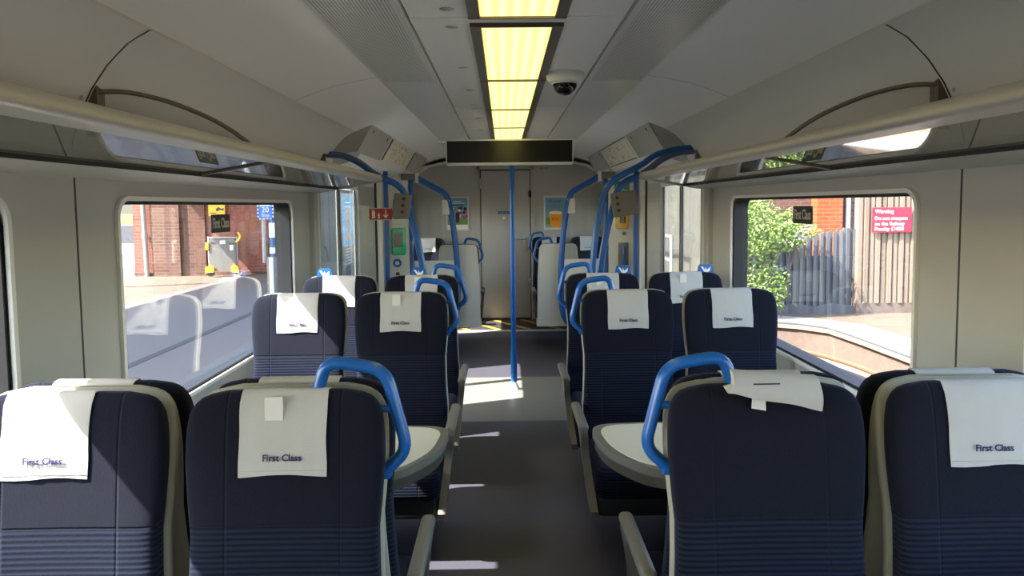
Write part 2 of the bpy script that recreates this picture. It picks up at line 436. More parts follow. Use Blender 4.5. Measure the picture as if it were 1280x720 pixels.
WIN = [(2.43, 4.40), (-.07, 1.88), (-2.64, -.69), (-5.2, -3.26)]
wn = 0
for side, sn in ((-1, 'left'), (1, 'right')):
    for i, (a, b) in enumerate(WIN):
        y0 = WIN[i+1][1]+.32 if i+1 < len(WIN) else YB
        y1 = 4.78 if i == 0 else a+0
        y1 = 4.82 if i == 0 else WIN[i-1][0]-.30
        y0 = b-(b-a)-.30 if i+1 < len(WIN) else YB
        h = (a, b, .80, 1.58, .06)
        wall_panel(side, y0, y1, [h], 'wall_'+sn)
        wn += 1
        w = struct('window_%d' % wn, ring(side, h, W-.012, W+.006, 0.0, .016), 'white')
        ring(side, h, W+.004, W+.088, -.012, .002).build('gasket', 'black', w)
        MB().prism(rrect(a-.0, b+.0, .80, 1.58, .06), side*(W+.056), side*(W+.062), 'x').build('window_glass', 'glass', w)
    # seams at the panel joints
    for k, y in enumerate([2.2, -.37, -2.94]):
        struct('trim_%d' % (10+k+(side > 0)*5), MB().box(side*(W+.02), side*(W-.001), y-.004, y+.004, 0, 1.70), 'seam')
    # saloon end pillar trims
    struct('trim_%d' % (20+(side > 0)*6), MB().rbox(side*(W-.035), side*(W+.09), 4.82, 4.93, 0, 1.71, .015), 'wall')
    struct('trim_%d' % (21+(side > 0)*6), MB().rbox(side*(W-.02), side*(W+.09), 4.93, 5.02, 0, 1.71, .004), 'white')
    struct('trim_%d' % (22+(side > 0)*6), MB().box(side*(W-.01), side*(W+.09), 5.02, 5.045, 0, 1.93), 'seam')
    # doorway wall with the sliding door leaves
    D = (5.13, 6.47, .02, 1.93, .05)
    wall_panel(side, 5.045, 7.75, [D], 'wall_'+sn, z1=2.02, t=.046)
    d = struct('door_%d' % (1 if side < 0 else 2), MB().prism(rrect(5.13, 6.47, .0, .86, .01), side*(W+.03), side*(W+.07), 'x'), 'white')
    for (p, q) in ((5.13, 5.80), (5.80, 6.47)):
        hh = (p+.035, q-.025, .86, 1.86, .09)
        outer = [Vector(v+(0,)) for v in ((p, .80), (q, .80), (q, 1.95), (p, 1.95))]
        inner = [Vector((u, v, 0)) for u, v in reversed(rrect(*hh))]
        tr = geometry.tessellate_polygon([outer, inner]); fl = outer+inner; n = len(fl)
        vs = [(side*(W+.03), v.x, v.y) for v in fl]+[(side*(W+.043), v.x, v.y) for v in fl]
        fs = [tuple(t) for t in tr]+[tuple(i+n for i in reversed(t)) for t in tr]
        fs += [(i, (i+1) % 4, (i+1) % 4+n, i+n) for i in range(4)]
        m = len(inner); fs += [(4+i, 4+(i+1) % m, 4+(i+1) % m+n, 4+i+n) for i in range(m)]
        MB().add(vs, fs).build('door_leaf', 'wall', d)
        ring(side, hh, W+.026, W+.034, -.014, .006).build('gasket', 'black', d)
        MB().prism(rrect(*hh), side*(W+.032), side*(W+.037), 'x').build('door_glass', 'glass', d)
    wall_panel(side, 7.75, YF, [(8.35, 9.3, .80, 1.58, .06)], 'wall_'+sn, z1=2.02)
    wn += 1
    w = struct('window_%d' % wn, ring(side, (8.35, 9.3, .80, 1.58, .06), W-.01, W+.006, 0, .014), 'white')
    ring(side, (8.35, 9.3, .80, 1.58, .06), W+.004, W+.088, -.012, .002).build('gasket', 'black', w)
    MB().prism(rrect(8.35, 9.3, .80, 1.58, .06), side*(W+.056), side*(W+.062), 'x').build('window_glass', 'glass', w)
    # cove above the rack, pale seam, curved ceiling edge, perforated strip
    S = lambda pr: [(side*x, z) for x, z in pr]
    cove = [(1.36, 1.70), (1.345, 1.77), (1.32, 1.84), (1.285, 1.91), (1.235, 1.98), (1.17, 2.045), (1.10, 2.085)]
    for (ya, yb) in ((YB, 2.196), (2.204, 5.05), (5.05, YF)):
        struct('wall_'+sn, MB().sheet(S(cove), ya, yb), 'wallup')
    struct('trim_%d' % (40+(side > 0)*10), MB().sheet(S([(x+.004, z+.004) for x, z in cove]), 2.19, 2.21), 'seam')
    struct('trim_%d' % (41+(side > 0)*10), MB().sheet(S([(1.104, 2.0835), (1.095, 2.0865)]), YB, 5.1).sheet(S([(1.104, 2.0825), (1.095, 2.0855)]), YB, 5.1), 'lightseam')
    ce = [(1.10, 2.085), (1.0, 2.125), (.9, 2.158), (.78, 2.184), (.667, 2.2)]
    ys = [YB, -1.3, 1.2, 3.68, 6.15, YF]
    for ya, yb in zip(ys[:-1], ys[1:]):
        struct('ceiling', MB().sheet(S(ce), ya+.002, yb-.002), 'ceiledge')
    struct('trim_%d' % (42+(side > 0)*10), MB().sheet(S([(x, z+.003) for x, z in ce]), YB, YF), 'seam')
    for ya, yb in ((YB, 1.2), (1.203, 3.75), (3.753, 7.1)):
        struct('ceiling', MB().box(side*.379, side*.667, ya, yb, ZC-.012, ZC+.02), 'perf')
    ys = [YB, .05, 2.54, 4.87, 7.1]
    for ya, yb in zip(ys[:-1], ys[1:]):
        struct('ceiling', MB().box(side*.17, side*.373, ya+.003, yb-.003, ZC, ZC+.02), 'ceil')
struct('trim_60', MB().box(-.68, .68, YB, 7.1, ZC+.021, ZC+.03), 'seam')
struct('ceiling', MB().box(-.68, .68, 7.1, YF, ZC-.03, ZC+.03), 'ceiledge')
struct('trim_61', MB().box(-.373, .373, 2.53, 2.60, ZC-.004, ZC+.015), 'ceil')
# outer bodyshell and ends
out = [(1.44, 1.95), (1.45, 2.0), (1.36, 2.15), (1.1, 2.35), (.6, 2.47), (0, 2.5)]
prof = out + [(-x, z) for x, z in reversed(out[:-1])]
inn = [(x*.985, z-.02) for x, z in prof]
struct('roof', MB().prism(prof + list(reversed(inn)), YB-.1, YF+.12, 'y'), 'wall')
for s_ in (-1, 1): struct('wall_left' if s_ < 0 else 'wall_right', MB().box(s_*1.385, s_*1.44, YB, 5.045, 1.705, 1.97), 'wall')
struct('wall_back', MB().box(-1.44, 1.44, YB-.1, YB, 0, 2.45), 'wall')
struct('wall_front', MB().box(-1.44, 1.44, YF, YF+.1, 0, 2.45), 'wall')
struct('trim_62', MB().rbox(-1.38, 1.38, YF-.03, YF, 2.13, 2.2, .01), 'wall')
struct('ceiling', MB().sheet([(-1.36, 1.75), (-1.25, 1.95), (-1.05, 2.07), (-.8, 2.12), (0, 2.135), (.8, 2.12), (1.05, 2.07), (1.25, 1.95), (1.36, 1.75)], YF-.45, YF), 'wallup')

# end wall door
d = struct('door_3', MB().rbox(-.355, .30, YF-.035, YF-.002, .03, 2.02, .006), 'wall')
MB().box(-.367, -.357, YF-.02, YF, 0, 2.035).box(.302, .312, YF-.02, YF, 0, 2.035).box(-.367, .312, YF-.02, YF, 2.023, 2.035).box(-.36, .31, YF-.03, YF, 0, .028).build('door_gap', 'seam', d)
MB().box(-.41, -.368, YF-.03, YF, 0, 2.08).box(.313, .355, YF-.03, YF, 0, 2.08).box(-.41, .355, YF-.03, YF, 2.04, 2.09).build('door_frame', 'wall', d)
mh = MB().rbox(.212, .262, YF-.045, YF-.034, .94, 1.13, .02, 3)
mh.build('handle_plate', 'chrome', d)
MB().tube([(.238, YF-.04, 1.1), (.238, YF-.085, 1.1), (.15, YF-.09, 1.1), (.09, YF-.09, 1.1)], .009, smooth=2).build('door_handle', 'chrome', d)
MB().rbox(-.385, -.35, YF-.06, YF-.03, 1.78, 1.92, .006).build('hinge', 'chrome', d)
MB().rbox(.285, .32, YF-.06, YF-.03, 1.66, 1.75, .005).build('door_bumper', 'black', d)
mb = MB().rbox(-.13, .03, YF-.045, YF-.034, 1.44, 1.475, .004)
tag(mb.build('door_plate', 'blue', None), 'small blue label plate on the grey end door behind the pole', 'sign')
o = put_text('STAFF ONLY', (-.05, YF-.0462, 1.457), (0, 1, 0), .12, 'white', bpy.data.objects['door_plate'])
bpy.data.objects['door_plate'].location.y = -.001
o = tag(MB().lathe([(0, -.002), (.02, -.002), (.022, 0), (.022, .002)], (0, 0, 0)).build('round_sticker', 'white'), 'small round pictogram sticker below the blue plate on the end door', 'sticker')
o.rotation_euler = (PI/2, 0, 0); o.location = (-.05, YF-.038, 1.385)
t = MB().cyl((0, 0, -.003), (0, 0, -.004), .012); t.build('pictogram', 'red', o)
bpy.data.objects.remove(bpy.data.objects['lettering']) if False else None
nt_ = thing('unit_number', (.49, YF-.002, 2.045), 'small black unit number on the end wall right of the door top', 'number')
put_text('401139', (0, 0, 0), (0, 1, 0), .115, 'seam', nt_)

# ------------------------------------------------------------------ ceiling fittings
mA = MB().box(-.168, -.128, -.56, .56, -.006, .018).box(.128, .168, -.56, .56, -.006, .018).box(-.168, .168, -.565, -.553, -.008, .018).box(-.168, .168, .553, .565, -.008, .018).mesh('light_frame', 'bar')
mD = MB().box(-.127, .127, -.553, .553, 0, .016).mesh('diffuser', 'lamp')
ly = [2.62+.565, 3.75+.565, 4.88+.565, 6.01+.565, 2.515-.565, 1.385-.565, .255-.565, -.875-.565, -2.005-.565, -3.135-.565, -4.265-.565]
names = ['second lit ceiling panel from the camera, beside the round vent studs', 'third lit ceiling panel, level with the dome camera', 'fourth lit ceiling panel, past the dome camera', 'farthest short-looking lit ceiling panel above the display screen',
         'nearest lit ceiling panel cut by the top of the picture']
for i, y in enumerate(ly):
    t = thing('ceiling_light', (0, y, ZC-.006), ('yellow glowing ' + names[i]) if i < 5 else 'warm ceiling light panel overhead behind the viewpoint', 'ceiling light', 'row of yellow ceiling light panels')
    link('light_frame', mA, t); link('diffuser', mD, t)
# chrome studs on the left of the panel
ms = MB().lathe([(0, -.006), (.010, -.006), (.012, -.004), (.022, -.003), (.024, 0), (.024, .002)], (0, 0, 0)).mesh('stud', 'chrome')
for k, y in enumerate([2.43, 2.67, 3.45, 4.1, 4.7, 4.86, 5.4, 6.2]):
    lab = ['nearest chrome round fixing on the ceiling panel', 'chrome round fixing just past the cross joint in the ceiling'][k] if k < 2 else 'chrome round fixing in the row running back along the grey ceiling panel'
    o = link('ceiling_fixing', ms); o.location = (-.235, y, ZC); tag(o, lab, 'ceiling fixing', 'chrome fixings left of the ceiling lights')
# dome camera
t = thing('security_camera', (.255, 3.60, ZC), 'white ceiling dome security camera with smoked dome, right of the lights', 'security camera')
MB().lathe([(0, 0), (.092, 0), (.093, -.02), (.088, -.032), (.078, -.045), (.062, -.05), (0, -.05)], (0, 0, 0), 36).build('housing', 'white', t)
MB().lathe([(.055, -.048), (.062, -.052), (.058, -.07), (.048, -.088), (.033, -.101), (.015, -.108), (.001, -.11)], (0, 0, 0), 32).build('dome', 'dome', t)
MB().lathe([(.056, -.046), (.066, -.05), (.066, -.055), (.058, -.057)], (0, 0, 0), 32).build('dome_rim', 'white', t)
# display
t = thing('information_display', (0, 5.85, 1.88), 'long dark passenger information display in a white casing over the aisle', 'display')
fr = MB().rbox(-.565, .465+.0, 0, .10, 0, .03, .008).rbox(-.565, .465, 0, .10, .18, .205, .008).rbox(-.565, -.54, 0, .10, .0, .205, .008).rbox(.44, .465, 0, .1, 0, .205, .008).box(-.56, .46, .05, .098, .01, .2)
for v in range(len(fr.v)): fr.v[v] = (fr.v[v][0]+.05, fr.v[v][1], fr.v[v][2])
fr.build('casing', 'white', t)
MB().box(-.505, .505, -.003, .05, .019, .192).build('screen', 'screen', t)
for x in (-.3, .3): MB().tube([(x, .09, .17), (x, 1.26, .30)], .012, smooth=1).build('mounting_strut', 'white', t)
MB().rbox(-.03, .06, .09, .17, .12, .17, .01).build('pole_clamp', 'white', t)
# pole
t = thing('grab_pole', (.018, 5.99, 0), 'bright blue vertical grab pole standing in the middle of the aisle', 'grab pole')
MB().cyl((0, 0, .05), (0, 0, 2.05), .0215, 24).build('pole', 'blue', t)
MB().cyl((0, 0, .075), (0, 0, .31), .027, 24).cyl((0, 0, .31), (0, 0, .33), .027, 24, .0215).build('sleeve', 'blue', t)
MB().lathe([(.0, 0), (.05, 0), (.048, .01), (.026, .05), (.022, .07), (0, .07)], (0, 0, 0)).build('foot', 'white', t)

# ------------------------------------------------------------------ luggage racks
RE = 5.05
for side, sn in ((-1, 'left'), (1, 'right')):
    t = thing('luggage_rack', (0, 0, 0), 'long glass-bottomed overhead luggage rack with metal nose along the %s wall' % sn, 'luggage rack', 'overhead luggage racks')
    S = lambda pr: [(side*x, z) for x, z in pr]
    MB().prism(S([(.885, 1.742), (.89, 1.732), (.905, 1.728), (.955, 1.722), (.955, 1.738), (.93, 1.765), (.91, 1.772), (.895, 1.766)]), YB, RE-.04, 'y').prism(S([(.89, 1.744), (.90, 1.736), (.952, 1.726), (.952, 1.736), (.91, 1.764)]), RE-.04, RE, 'y').build('rack_nose', 'rack', t, 50)
    MB().prism(S([(.95, 1.724), (1.205, 1.680), (1.205, 1.686), (.95, 1.731)]), YB, RE-.02, 'y').build('glass_shelf', 'rackglass', t)
    MB().prism(S([(1.20, 1.675), (1.24, 1.664), (1.35, 1.648), (1.35, 1.73), (1.20, 1.692)]), YB, RE-.02, 'y').build('wall_rail', 'wall', t)
    MB().box(side*1.195, side*1.203, YB, RE-.02, 1.672, 1.684).build('shelf_seal', 'black', t)
    for y in (2.76, -.1):
        MB().prism(S([(.95, 1.718), (1.2, 1.674), (1.2, 1.692), (.95, 1.736)]), y-.012, y+.012, 'y').build('cross_bar', 'bar', t)
    MB().prism(S([(.90, 1.724), (1.20, 1.672), (1.20, 1.69), (.90, 1.742)]), RE-.03, RE, 'y').build('end_bar', 'rack', t)
    # dividers
    for k, y in enumerate((2.22, 4.98)):
        lab = ('arched bronze luggage divider on the %s cove above the %s' % (sn, 'near window') ) if k == 0 else ('arched bronze luggage divider at the vestibule end of the %s rack' % sn)
        g = thing('luggage_divider', (0, y, 0), lab, 'luggage divider', 'arched luggage rack dividers')
        arc = [(1.285, 1.905), (1.23, 1.912), (1.17, 1.905), (1.10, 1.885), (1.02, 1.848), (.96, 1.808), (.915, 1.768)]
        MB().tube([(side*x, 0+(.26*((1.285-x)/.37) if k == 0 else 0), z) for x, z in arc], .0075, smooth=3).build('arched_bar', 'bar', g)
        MB().prism([(-.01, 1.77), (.03, 1.775), (.035, 1.91), (-.01, 1.925)], side*1.31, side*1.275, 'x').build('bracket', 'bar', g)
        if k == 0:
            n = len(arc); vs = []
            for x, z in arc: vs.append((side*x, .26*((1.285-x)/.37), z-.004))
            for x, z in arc: vs.append((side*x, .26*((1.285-x)/.37), 1.765 - (1.285-x)*.0+ (0 if x > .95 else .0)))
            vs += [(a, b+.003, c) for a, b, c in vs]
            fs = [(i, i+1, i+1+n, i+n) for i in range(n-1)] + [(i+2*n, i+1+2*n, i+1+3*n, i+3*n) for i in range(n-1)]
            MB().add(vs, fs).build('clear_panel', 'clear', g)
            MB().lathe([(0, -.003), (.006, -.003), (.007, 0)], (0, 0, 0), 12).build('screw', 'chrome', g).matrix_local = Matrix.Translation((side*1.292, -.06, 1.88)) @ Matrix.Rotation(side*PI/2*.8, 4, 'Y')
            MB().lathe([(0, -.003), (.006, -.003), (.007, 0)], (0, 0, 0), 12).build('screw', 'chrome', g).matrix_local = Matrix.Translation((side*1.305, .06, 1.86)) @ Matrix.Rotation(side*PI/2*.8, 4, 'Y')

# ------------------------------------------------------------------ vestibule cabinets, maps and screens
for side, sn in ((-1, 'left'), (1, 'right')):
    S = lambda pr: [(side*x, z) for x, z in pr]
    t = thing('header_cabinet', (0, 0, 0), 'slanted beige overhead cabinet above the %s doorway' % sn, 'overhead cabinet', 'overhead cabinets above the doorways')
    MB().prism(S([(.985, 2.14), (1.10, 1.945), (1.30, 1.90), (1.32, 1.95), (1.17, 2.07)]), 5.16, 8.9, 'y').build('body', 'wall', t)
    for (a, b) in ((5.17, 6.1), (6.13, 7.73), (7.76, 8.88)):
        o = MB().rbox(-.114, .114, a, b, -.004, .004, .003).build('hatch', 'wall' if a != 6.13 else 'white', t)
        ang = math.atan2(-.195, .115)
        o.matrix_local = Matrix.Translation((side*1.0385, 0, 2.038)) @ Matrix.Rotation(-ang if side > 0 else ang+0, 4, 'Y')
        if a != 6.13:
            for yy in (a+.15, b-.15):
                q = MB().box(-.085, -.06, yy-.008, yy+.008, .004, .007).build('latch', 'seam', o)
                if side < 0: q.scale = (-1, 1, 1)
                q.matrix_local = Matrix.Rotation(0, 4, 'Z') @ (Matrix.Scale(-1, 4, (1, 0, 0)) if side < 0 else Matrix.Identity(4)) @ Matrix.Rotation(0, 4, 'X') @ (Matrix.Scale(-1, 4, (0, 0, 1)))
    MB().prism(S([(1.09, 1.944), (1.345, 1.925), (1.345, 1.84), (1.24, 1.86), (1.12, 1.90)]), 5.3, 8.9, 'y').build('underside', 'white', t)
    # network map on the middle hatch
    ang = math.atan2(-.195, .115)
    mp = thing('network_map', (side*1.0385, 6.93, 2.038), 'printed railway network map on the slanted cabinet above the %s doorway' % sn, 'map', 'network maps above the doorways')
    mp.rotation_euler = (0, -ang if side > 0 else ang, 0)
    nz = -1 if True else 1
    MB().box(-.095, .095, -.72, .72, nz*.005, nz*.0075).build('sheet', 'paper', mp)
    mk = MB(); mg = MB(); mr = MB(); rnd = random.Random(3 if side < 0 else 5)
    for i in range(90):
        x = rnd.uniform(-.08, .075); y = rnd.uniform(-.66, .6); L = rnd.uniform(.02, .09)
        tgt = (mk, mg, mr)[rnd.choice((0, 0, 0, 1, 2) if side < 0 else (0, 0, 0, 1, 1))]
        tgt.box(x, x+.0025, y, y+L, nz*.0076, nz*.0082)
        if i % 4 == 0: tgt.box(x, x+rnd.uniform(.015, .04), y, y+.006, nz*.0076, nz*.0082)
    mk.build('map_text', 'seam', mp); mg.build('green_lines', 'green', mp); mr.build('red_lines', 'red', mp)
    if side < 0:
        MB().box(-.1, .1, .73, .79, nz*.005, nz*.008).build('dark_strip', 'seam', mp)
        MB().box(-.1, .1, -.79, -.74, nz*.005, nz*.008).build('dark_strip', 'seam', mp)
    else:
        MB().box(-.106, -.099, -.76, .76, nz*.005, nz*.008).build('dark_strip', 'seam', mp)
        MB().box(.099, .106, -.76, .76, nz*.005, nz*.008).build('dark_strip', 'seam', mp)

    # near draught screen
    g = thing('draught_screen', (0, 5.1, 0), 'glass draught screen with curved blue rail behind the %s third-row seats' % sn, 'draught screen', 'glass draught screens')
    cur = [(1.36, 1.92), (1.2, 1.915), (1.07, 1.865), (.97, 1.79), (.89, 1.745), (.81, 1.71), (.752, 1.646), (.722, 1.533), (.692, 1.42), (.665, 1.306), (.63, 1.09), (.605, .8), (.60, .5), (.63, .3), (.70, .2), (.78, .18)]
    MB().tube([(side*x, 0, z) for x, z in cur], .024, smooth=4, seg=14).build('curved_rail', 'blue', g)
    if side > 0:
        cur2 = [(1.36, 1.935), (1.2, 1.935), (1.02, 1.895), (.92, 1.83), (.812, 1.774), (.727, 1.726), (.665, 1.66), (.634, 1.56), (.612, 1.46), (.588, 1.32), (.565, 1.05), (.56, .7), (.575, .3)]
        MB().tube([(side*x, -.055, z) for x, z in cur2], .022, smooth=4, seg=14).build('outer_rail', 'blue', g)
    MB().box(side*.868, side*.896, -.02, .02, 0, 1.80).build('blue_post', 'bluedark', g)
    MB().rbox(side*.905, side*.945, -.018, .018, 0, 1.78, .006).build('pale_post', 'white', g)
    MB().box(side*.950, side*.962, -.01, .01, .2, 1.76).build('glass_seal', 'seam', g)
    MB().prism(S([(1.36, .85), (1.36, 1.76), (.95, 1.76), (.95, .85)]), -.004, .004, 'y').build('glass_panel', 'screenglass', g)
    MB().prism(S([(.87, 1.72), (.87, .85), (.62, .85), (.65, 1.1), (.71, 1.42), (.74, 1.56), (.77, 1.63), (.82, 1.69)]), -.004, .004, 'y').build('aisle_glass', 'screenglass', g)
    MB().rbox(side*.62, side*1.35, -.015, .015, .1, .85, .005).build('lower_panel', 'wall', g)
    c = thing('control_box', (side*(.795 if side > 0 else .765), 5.06, 1.56), ('grey intercom box with three knobs hung on the left screen rail' if side < 0 else 'brown-grey control box with three knobs behind the right screen rails'), 'control box')
    c.rotation_euler = (0, side*(-.14), 0)
    ww = .09 if side > 0 else .06
    MB().rbox(-ww, ww, -.02, .02, -.09, .08, .01, 3).build('case', 'dgrey', c)
    for k in range(3):
        MB().cyl(((-.05 if side > 0 else .01), -.02, .045-k*.045), ((-.05 if side > 0 else .01), -.028, .045-k*.045), .012, 14).build('knob', 'seam', c)
    # far screen
    g = thing('draught_screen', (0, 7.72, 0), 'glass draught screen with curved blue rail at the %s far end ' % sn, 'draught screen', 'glass draught screens')
    cur = [(.98, 1.86), (.90, 1.81), (.80, 1.755), (.70, 1.70), (.655, 1.64), (.63, 1.54), (.60, 1.36), (.578, 1.18), (.56, .95), (.555, .75), (.56, .5), (.585, .36), (.63, .29), (.70, .27)]
    MB().tube([(side*x, 0, z) for x, z in cur], .032, smooth=4, seg=14).build('curved_rail', 'blue', g)
    MB().rbox(side*.97, side*1.14, -.05, .05, 1.83, 1.90, .01).build('bracket', 'dgrey', g)
    MB().rbox(side*.955, side*.99, -.055, .055, 1.80, 1.905, .01).build('bracket_cap', 'white', g)
    MB().cyl((side*1.04, 0, 0), (side*1.04, 0, 1.85), .024).build('blue_post', 'blue', g)
    MB().prism(S([(1.03, .97), (1.03, 1.80), (.95, 1.78), (.70, 1.64), (.66, 1.5), (.60, 1.1), (.59, .97)]), -.004, .004, 'y').build('glass_panel', 'screenglass', g)
    MB().rbox(side*.56, side*1.35, .0, .03, .25, .97, .006).build('lower_panel', 'shellwhite', g)
    MB().rbox(side*.625, side*.71, -.03, -.005, 1.46, 1.62, .008).build('cream_plate', 'shellwhite', g)
    g = struct('wall_'+sn, MB().rbox(side*1.07, side*1.36, 7.70, 7.78, 0, 1.93, .01), 'white')

fy = 7.695
t = thing('green_notice', (-1.175, fy, 1.52), 'green emergency notice on the white panel past the left doorway', 'notice')
MB().box(-.055, .09, -.004, .002, -.10, .10).build('board', 'green', t)
MB().box(-.045, .07, -.006, -.003, .06, .07).box(-.045, .06, -.006, -.003, .03, .04).box(-.045, .07, -.006, -.003, 0, .01).box(-.045, .05, -.006, -.003, -.04, -.03).box(-.045, .065, -.006, -.003, -.07, -.06).build('print', 'paper', t)
t = thing('emergency_box', (-1.175, fy, 1.18), 'bright green emergency door release box on the left white panel', 'emergency box')
MB().rbox(-.075, .075, -.04, .002, -.145, .145, .02, 3).build('case', 'brightgreen', t)
MB().rbox(-.05, .045, -.046, -.02, -.06, .10, .01).build('window', 'dgrey', t)
t = thing('door_button', (-1.195, fy, .95), 'round blue door button below the green box on the left panel', 'door button')
q = MB().lathe([(0, 0), (.045, 0), (.045, .015), (.03, .02), (0, .02)], (0, 0, 0)); q.build('ring', 'blue', t).rotation_euler = (PI/2, 0, 0)
q = MB().lathe([(0, .018), (.022, .018), (.022, .026), (0, .028)], (0, 0, 0)); q.build('push_cap', 'white', t).rotation_euler = (PI/2, 0, 0)
o = MB().lathe([(0, 0), (.022, 0), (.02, .01), (0, .012)], (0, 0, 0)).build('key_switch', 'seam'); o.rotation_euler = (PI/2, 0, 0); o.location = (-1.195, fy, .83)
tag(o, 'small round black key switch under the blue door button', 'switch')
t = thing('green_notice', (1.21, fy, 1.70), 'green evacuation notice high on the white panel past the right doorway', 'notice')
MB().box(-.08, .08, -.004, .002, -.09, .10).build('board', 'green', t)
MB().tube([(-.06, -.006, .06), (-.02, -.006, .04), (.02, -.006, .07)], .005).tube([(-.04, -.006, -.04), (0, -.006, -.02), (.05, -.006, -.05)], .005).box(.0, .06, -.006, -.003, 0, .008).build('print', 'paper', t)
t = thing('emergency_box', (1.21, fy, 1.38), 'yellow emergency handle box with black centre on the right panel', 'emergency box')
MB().rbox(-.07, .07, -.035, .002, -.09, .09, .02, 3).build('case', 'yellow', t)
MB().rbox(-.03, .03, -.045, -.02, -.03, .04, .005).build('handle', 'seam', t)
o = MB().lathe([(0, 0), (.02, 0), (.018, .008), (0, .01)], (0, 0, 0)).build('key_switch', 'dgrey'); o.rotation_euler = (PI/2, 0, 0); o.location = (1.235, fy, 1.24)
tag(o, 'small round key switch under the yellow emergency box', 'switch')
t = thing('recessed_grip', (1.225, fy, 1.0), 'blue grab handle in a grey recess low on the right white panel', 'grab handle')
MB().rbox(-.055, .055, -.012, .002, -.14, .14, .02, 3).build('surround', 'dgrey', t)
MB().tube([(0, -.01, .1), (0, -.05, .08), (0, -.05, -.08), (0, -.01, -.1)], .016, smooth=4).build('grip', 'blue', t)

# red fire extinguisher sign on the left near glass
t = thing('fire_extinguisher_sign', (-.925, 5.07, 1.5), 'small red fire extinguisher sign with down arrow on left glass screen', 'sign')
MB().box(-.075, .095, -.004, 0, -.043, .043).build('border', 'paper', t)
MB().box(-.071, .091, -.006, -.003, -.039, .039).build('board', 'red', t)
pic = MB().rbox(-.052, -.03, -.009, -.005, -.03, .02, .003).box(-.045, -.037, -.009, -.005, .018, .028).box(-.056, -.037, -.009, -.005, .024, .029)
pic.prism([(.045, -.03), (.065, -.005), (.058, -.002), (.048, -.014), (.048, .03), (.042, .03), (.042, -.014), (.032, -.002), (.025, -.005)], -.009, -.005, 'y')
pic.prism([(-.012, -.03), (.004, -.03), (.0, -.018), (.006, -.008), (-.002, -.004), (.003, .01), (-.008, .002), (-.014, -.008), (-.006, -.014)], -.009, -.005, 'y')
pic.build('pictogram', 'paper', t)

# posters on the end wall
def poster(loc, w, h, label):
    t = thing('poster', loc, label, 'poster', 'posters on the end wall')
    MB().rbox(-w/2, w/2, -.018, 0, -h/2, h/2, .004).build('frame', 'shellwhite', t)
    return t
pc = lambda n, c: principled(n, c, .5)
MAT['skyblue'] = pc('poster blue', '#6fa3bf'); MAT['pink'] = pc('poster pink', '#c02a66'); MAT['pgreen'] = pc('poster green', '#6d8d4a')
MAT['beer'] = pc('poster amber', '#e8951c'); MAT['foam'] = pc('poster foam', '#f0dca0'); MAT['pdark'] = pc('poster dark', '#2c2630'); MAT['pwhite'] = pc('poster white', '#e9e4d8')
t = poster((-.675, YF-.001, 1.45), .31, .46, 'framed poster of people holding pink balloons, left of the end door')
MB().box(-.135, .135, -.021, -.018, -.16, .21).build('sky', 'skyblue', t)
MB().box(-.135, .135, -.0215, -.018, -.21, -.15).build('footer', 'pwhite', t)
MB().box(-.135, .135, -.022, -.018, -.15, -.07).build('grass', 'pgreen', t)
rb = random.Random(4); m1 = MB(); m2 = MB(); m3 = MB()
for i in range(26):
    x, z, r = rb.uniform(-.12, .12), rb.uniform(-.07, .09), rb.uniform(.012, .024)
    MB().cyl((x, -.021, z), (x, -.024-.0002*i, z), r, 12).build(('balloon', 'dark_balloon', 'balloon', 'pale_flower')[i % 4], ('pink', 'pdark', 'pink', 'pwhite')[i % 4], t)
MB().prism([(-.02, -.12), (.02, -.12), (.03, -.02), (.015, .02), (-.02, .02), (-.03, -.02)], -.031, -.02, 'y').build('figure', 'pdark', t)
for k, (w_, z_) in enumerate(((.12, .165), (.2, .14), (.17, .115))):
    MB().box(-w_/2, w_/2, -.0225, -.02, z_-.005, z_+.005).build('headline', 'pwhite' if k < 2 else 'pdark', t)
t = poster((.645, YF-.001, 1.45), .31, .46, 'framed blue poster of a beer glass, right of the end door')
MB().box(-.135, .135, -.021, -.018, -.2, .2).build('sky', 'skyblue', t)
MB().prism([(-.06, -.2), (.07, -.2), (.085, -.06), (.09, -.01), (-.085, -.01), (-.08, -.06)], -.026, -.02, 'y').build('beer_glass', 'beer', t)
MB().prism([(-.085, -.02), (.09, -.02), (.085, .01), (.04, .022), (-.03, .022), (-.078, .01)], -.028, -.02, 'y').build('foam', 'foam', t)
MB().box(-.133, -.07, -.024, -.02, -.16, -.07).box(.095, .133, -.024, -.02, -.15, -.06).build('hop_leaves', 'pgreen', t)
put_text('SCH', (.0, -.028, -.09), (0, 1, 0), .09, 'pdark', t)
put_text('Go great.', (.0, -.0225, .155), (0, 1, 0), .17, 'pdark', t)
mm = MB()
for k, w_ in enumerate((.19, .21, .17, .2, .12, .09)): mm.box(-w_/2, w_/2, -.0225, -.02, .115-k*.019, .119-k*.019)
mm.build('small_print', 'dgrey', t)

